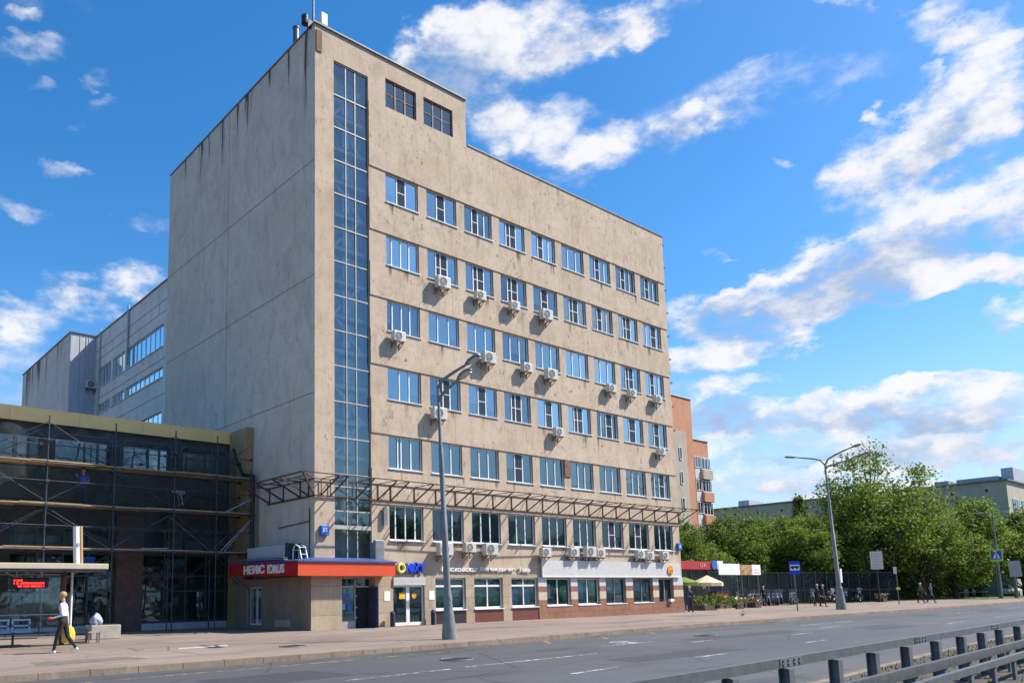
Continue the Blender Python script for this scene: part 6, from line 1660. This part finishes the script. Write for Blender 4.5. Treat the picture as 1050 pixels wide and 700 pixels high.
# ------------------------------------------------------------------ trees
def leafcard(b, p, s, rr, mi, up=.35):
    a = Vector((rr.gauss(0, 1), rr.gauss(0, 1), rr.gauss(up, .8)))
    if a.length < .1: a = Vector((0, 0, 1))
    a.normalize(); e = a.orthogonal().normalized(); e.rotate(Matrix.Rotation(rr.uniform(0, 2 * PI), 3, a)); f = a.cross(e)
    w = s * .55
    b.add([p - e * s, p - e * s * .2 + f * w, p + e * s, p - e * s * .1 - f * w], [(0, 1, 2, 3)], mi)
def make_tree(name, H, Rr, base, seed, mats, n_cl=120, leaves=48, leaf=.24, shape='round', trunk_r=.2):
    rr = random.Random(seed)
    t = thing(name, "x", "tree", (0, 0, 0))
    tb = MB(); cb = MB()
    top = H * .80
    pts = [Vector((0, 0, 0))]; 
    for i in range(1, 7): pts.append(Vector((rr.uniform(-.12, .12) * i * .5, rr.uniform(-.12, .12) * i * .5, top * i / 6)))
    tb.rings(pts, [trunk_r * (1.25 - i / 6.2) for i in range(7)], 9)
    mid = (base + H) / 2; hh = (H - base) / 2
    cl = []
    lobes = [(rr.uniform(0, 2 * PI), rr.uniform(-.8, .9), rr.uniform(.75, 1.18)) for _ in range(11)]
    tries = 0
    while len(cl) < n_cl and tries < 9000:
        tries += 1
        d = Vector((rr.gauss(0, 1), rr.gauss(0, 1), rr.gauss(0, 1))).normalized()
        q = rr.random() ** .42
        az = math.atan2(d.y, d.x)
        k = 1.0
        for la, lz, lk in lobes:
            w = max(0, math.cos(az - la)) * max(0, 1 - abs(d.z - lz) * 1.1); k += (lk - 1) * w * 1.5
        if shape == 'cone':
            z = base + (H - base) * rr.random() ** 1.25; rad = Rr * (1 - (z - base) / (H - base)) ** .8 * rr.uniform(.55, 1.05); p = Vector((math.cos(az) * rad, math.sin(az) * rad, z - .1 * rad))
        else:
            wz = .86 if d.z < 0 else 1.0
            p = Vector((d.x * Rr * q * k, d.y * Rr * q * k, mid + d.z * hh * q * k * wz))
            if shape == 'spread' and p.z > H * .72 and rr.random() < .35: continue
        cl.append(p)
    for i, p in enumerate(cl):
        # limb towards the clump
        if i % 3 == 0:
            s = pts[min(6, max(1, int(p.z / H * 5.5)))]
            s = s + Vector((0, 0, -.6)) if s.z > 1 else s
            m_ = (s + p) / 2 + Vector((0, 0, -.12 * (p - s).length)); tb.rings([s, m_, p], [trunk_r * .32, trunk_r * .2, .02], 5, 0, False)
        rc = rr.uniform(.45, .95) * Rr * .27
        mi = rr.choices([0, 1, 2], [.30, .45, .25])[0]
        n = int(leaves * rr.uniform(.6, 1.35))
        for j in range(n):
            o = Vector((rr.gauss(0, .55), rr.gauss(0, .55), rr.gauss(0, .36))) * rc
            mm = mi if rr.random() < .78 else rr.choice([0, 1, 2])
            leafcard(cb, p + o + Vector((0, 0, -.18 * (o.x ** 2 + o.y ** 2))), leaf * rr.uniform(.6, 1.25), rr, mm, .5)
    tb.build("trunk", M['bark'], t); cb.build("crown", [M[m] for m in mats], t)
    return t
GT = "trees in the park on the right"
big = make_tree("broad_tree", 14.5, 5.6, 2.6, 21, ('leafm', 'leafm', 'leafl'), 240, 82, .16, 'spread', .34)
rnd = make_tree("broad_tree", 9.0, 3.7, 1.2, 22, ('leafd', 'leafm', 'leafm'), 190, 85, .145, 'round', .22)
yel = make_tree("broad_tree", 9.5, 3.9, 1.4, 23, ('leafm', 'leafl', 'leafl'), 200, 82, .15, 'round', .22)
sml = make_tree("broad_tree", 5.5, 2.7, .5, 24, ('leafm', 'leafl', 'leafl'), 150, 52, .14, 'spread', .13)
con = make_tree("spruce_tree", 12.5, 2.6, 1.5, 25, ('leafd', 'leafd', 'leafm'), 150, 34, .2, 'cone', .2)
TREES = [
 (big, (65.2, 2.4), 30, (1.12, 1.12, 1.03), "biggest tree, towering behind the tall double street lamp"),
 (big, (70, -.2), 140, (.80, .80, .70), "broad tree right of the biggest one, above the two walkers"),
 (rnd, (56.5, 12.2), 10, (1.0, 1.0, 1.02), "dark rounded tree nearest the orange apartment block"),
 (rnd, (65.5, 14.6), 80, (1.0, 1.0, 1.06), "dark tree second from the orange apartment block"),
 (rnd, (72, 11.5), 200, (1.1, 1.1, 1.05), "dark tree behind the bus stop sign"),
 (sml, (47.8, 1.9 + 7.2), 0, (1.0, 1.0, 1.02), "small light green tree above the fence right of the bus stop sign"),
 (yel, (62.5, 8.5), 120, (.95, .95, 1.0), "bright green tree between the stop sign and the tall double lamp"),
 (con, (82, 17.0), 0, (1.0, 1.0, 1.03), "pointed dark conifer rising in front of the long grey building"),
 (yel, (75.5, -1.9), 60, (1.15, 1.15, 1.12), "yellow green tree below the corner of the grey building"),
 (yel, (86, -.5), 170, (1.1, 1.1, 1.0), "leafy tree behind the far street lamp at the right edge"),
 (rnd, (92, -3.2), 30, (1.25, 1.25, 1.12), "dark tree at the far right edge behind the grey sign"),
 (rnd, (60.5, 3.2), 300, (.9, .9, .86), "dark tree in front of the biggest tree, above the motorcycles"),
 (sml, (72.5, -2.2), 90, (1.25, 1.25, 1.15), "low bushy tree under the broad tree by the path"),
 (yel, (79, 5.5), 250, (1.1, 1.1, 1.12), "tree filling the gap behind the biggest tree"),
 (rnd, (84, 10), 220, (1.15, 1.15, 1.2), "dark tree far behind the biggest tree's right side"),
 (rnd, (41.0, 9.0), 150, (.80, .80, .86), "dark tree peeking out at the right end of the office above the kiosk"),
 (sml, (80.5, -1.2), 10, (1.3, 1.3, 1.0), "low tree left of the crossing sign"),
 (rnd, (98, 3), 90, (1.3, 1.3, 1.1), "dark tree far back near the right edge"),
 (rnd, (78, 19), 45, (1.1, 1.1, 1.1), "dark tree left of the pointed conifer"),
 (yel, (90, 15), 45, (1.2, 1.2, 1.2), "bright tree right of the pointed conifer"),
]
firsts = set()
BACK_K = {0: 1.10, 1: 1.10, 8: 1.15, 9: 1.10, 10: 1.12, 11: 1.10, 12: 1.12, 16: 1.16}
TREES = [(p, (-18.26 + (x + 18.26) * BACK_K.get(i, 1), -29.62 + (y + 29.62) * BACK_K.get(i, 1)), rz, tuple(q * BACK_K.get(i, 1) for q in sc), lab) for i, (p, (x, y), rz, sc, lab) in enumerate(TREES)]
for proto, (x, y), rz, sc, lab in TREES:
    if proto not in firsts:
        firsts.add(proto); proto.location = (x, y, 0); proto.rotation_euler = (0, 0, R(rz)); proto.scale = sc; proto["label"] = lab; proto["group"] = GT; OFF[proto] = Vector((0, 0, 0)); o = proto
    else: o = copy_thing(proto, (x, y, 0), R(rz), sc, lab)
    o["group"] = GT
# dense low shrubs under the trees
hb = MB(); rh = random.Random(9)
HP = [(60, 12.5), (66, 11.5), (72, 9.5), (80, 7.5), (88, 7.5), (98, 8), (112, 10), (126, 9)]
for (x0, y0), (x1, y1) in zip(HP, HP[1:]):
    L_ = math.hypot(x1 - x0, y1 - y0)
    for i in range(int(L_ * 170)):
        s = rh.random(); z = rh.uniform(0, 2.6 + .7 * math.sin(x0 + s * 9))
        p = Vector((x0 + (x1 - x0) * s + rh.gauss(0, .5), y0 + (y1 - y0) * s + rh.gauss(0, .7), z)); leafcard(hb, p, rh.uniform(.14, .26), rh, rh.choices([0, 1], [.8, .2])[0], .5)
tag(hb.build("hedge", [M['leafd'], M['leafm']]), "long dark hedge under the park trees", "hedge", kind='stuff')
# low path railing on the lawn
t = thing("path_railing", "low dark railing along the lawn left of the far lamp", "railing", (88, -2, 0))
pl = [(77.5, -1.0), (80, -1.6), (82.5, -1.9), (86, -1.2), (90, 0), (95, 1.6)]
for x, y in pl:
    b = MB(); b.tube((x, y, 0), (x, y, .75), .04, .04, 6); b.build("post", M['black'], t)
b = MB()
for (x0, y0), (x1, y1) in zip(pl, pl[1:]): b.bar((x0, y0, .72), (x1, y1, .72), .05)
b.build("rail", M['black'], t)
# parked cars far behind at the right edge
def make_car():
    t = thing("parked_car", "x", "car", (0, 0, 0), "cars parked behind the lawn")
    b = MB(); b.prism([(-2.1, .28), (2.1, .28), (2.15, .62), (1.9, .82), (.95, .92), (-1.6, .95), (-2.1, .80)], 'y', -.85, .85); b.build("body", M['white'], t, bevel=.06)
    b = MB(); b.prism([(-1.55, .94), (.95, .91), (.35, 1.42), (-1.1, 1.45)], 'y', -.74, .74); b.build("cabin_glass", M['black'], t, bevel=.05)
    for x in (-1.3, 1.32):
        for y in (-.80, .80):
            b = MB(); b.torus((x, y, .31), (0, 1, 0), .22, .09, 16, 8); b.disc((x, y - .08 if y < 0 else y + .08, .31), (0, 1, 0), .2, 14); b.build("wheel", M['blackrub'], t)
    for y in (-.6, .6):
        b = MB(); b.ell((2.1, y, .66), .06, .16, .08); b.build("headlight", M['lens'], t)
    return t
c0_ = make_car(); c0_.location = (104, 5.5, 0); c0_.rotation_euler = (0, 0, R(200)); c0_["label"] = "pale parked car behind the lawn, left of the grey sign back"
copy_thing(c0_, (108, 2.2, 0), R(196), label="pale parked car behind the lawn at the right edge")

# ------------------------------------------------------------------ buildings behind
t = thing("brick_apartment_block", "orange brick apartment block with stacked balconies behind the office's right end", "apartment block", (62, 15, 0))
BX0, BX1, BX2, BY = 44, 55.2, 58.85, 15.0
b = MB(); b.box(BX0, BX1, BY, BY + 14, 0, 21.25); b.build("tall_part", M['brick'], t)
b = MB(); b.box(BX0 + .1, BX1 - 1.4, BY - .12, BY - .002, 0, 17.6); b.build("beige_gable", M['brickbeige'], t)
b = MB(); b.box(BX1 + .01, BX2, BY + .5, BY + 12, 0, 17.2); b.build("low_part", M['brick'], t)
b = MB(); b.box(BX0, BX1 + .1, BY - .1, BY + 14, 21.26, 21.4); b.box(BX1 + .11, BX2 + .1, BY + .4, BY + 12, 17.21, 17.32); b.build("coping", M['signband'], t)
for z in (15.1, 12.6, 9.9, 7.2, 4.5):
    window(t, 52.3, 52.75, z - .5, z + .8, [(1, 'k', 0)], c=BY - .28, depth=.16, glass='glass_dim', sill=False)
for i in range(6):
    z = 14.2 - i * 2.42
    window(t, 56.0, 57.0, z, z + 1.25, [(1, 'g', 0), (1, 'k', 0)], c=BY + .28, depth=.2, glass='glass2', sill=False)
    b = MB(); b.box(57.05, 58.92, BY + .12, BY + .49, z - 1.15, z - .15); bl = b.build("balcony", M['brick'] if i else M['brickbeige'], t)
    b = MB(); b.box(56.0, 57.0, BY + .42, BY + .48, z - 1.1, z - .1); b.build("white_panel", M['signband'], bl)
    window(t, 57.1, 58.85, z - .1, z + 1.15, [(1, 'k', 0), (1, 'g', 0), (1, 'k', 0)], c=BY + .17, depth=.3, glass='glass2', sill=False, name="balcony_window")
t = thing("long_grey_building", "long low grey building stretching behind the park trees", "building", (112, 25, 0))
GX = 110
b = MB(); b.quad((GX, 1.85, 0), (GX, 60, 0), (GX, 60, 15.4), (GX, 1.85, 15.4)); b.quad((GX, 1.85, 0), (GX + 60, 1.85, 0), (GX + 60, 1.85, 15.4), (GX, 1.85, 15.4)); b.quad((GX, 1.85, 15.4), (GX + 60, 1.85, 15.4), (GX + 60, 60, 15.4), (GX, 60, 15.4)); b.quad((GX, 60, 0), (GX + 60, 60, 0), (GX + 60, 60, 15.4), (GX, 60, 15.4)); b.build("wall", M['farwall'], t)
b = MB(); b.box(GX - .3, GX + 60, 1.55, 60, 15.41, 15.62); b.build("cornice", M['coping'], t)
b = MB(); b.box(GX + 3, GX + 50, 3.5, 8.5, 15.63, 16.5); b.box(GX + 2, GX + 12, 9.2, 11, 15.63, 16.4); b.build("setback", M['farroof'], t)
b = MB(); b.box(GX + 4, GX + 14, 1.9, 3.3, 15.63, 17.6); b.build("lift_house", M['leadgrey'], t)
b = MB(); b.box(GX + 3, GX + 8, 40, 42, 15.63, 16.9); b.build("lift_house", M['leadgrey'], t)
for i in range(14):
    y = 4 + i * 4.1
    b = MB(); b.box(GX - .06, GX - .004, y, y + .35, 14.1, 14.45); b.build("wall_vent", M['black'], t)
for z in (12.2, 9.6, 6.5):
    for x in range(4):
        window(t, GX + 2 + x * 4.2, GX + 4.8 + x * 4.2, z - .9, z + .9, [(1, 'b', 0), (1, 'd', 0), (1, 'b', 0)], c=1.85 - .21, depth=.2, sill=False)
for y in (7.5, 9.2):
    window(t, y, y + 1.3, 12.6, 14.0, [(1, 'd', 0), (1, 'b', 0)], plane='x', c=GX - .21, depth=.2, sill=False, glass='glass_dim')

# ------------------------------------------------------------------ the other side of the street (seen in the window reflections)
OT = [(-40, -62), (-28, -66), (-14, -61), (0, -65), (13, -62), (26, -66), (40, -61), (55, -65), (72, -62), (92, -66), (115, -62)]
for i, (x, y) in enumerate(OT):
    o = copy_thing(rnd, (x, y, -.1), i * 1.7, (1.9, 1.9, 1.45 + .15 * (i % 3)), "street tree on the opposite side of the road, reflected in the windows")
    o["group"] = "street trees across the road"
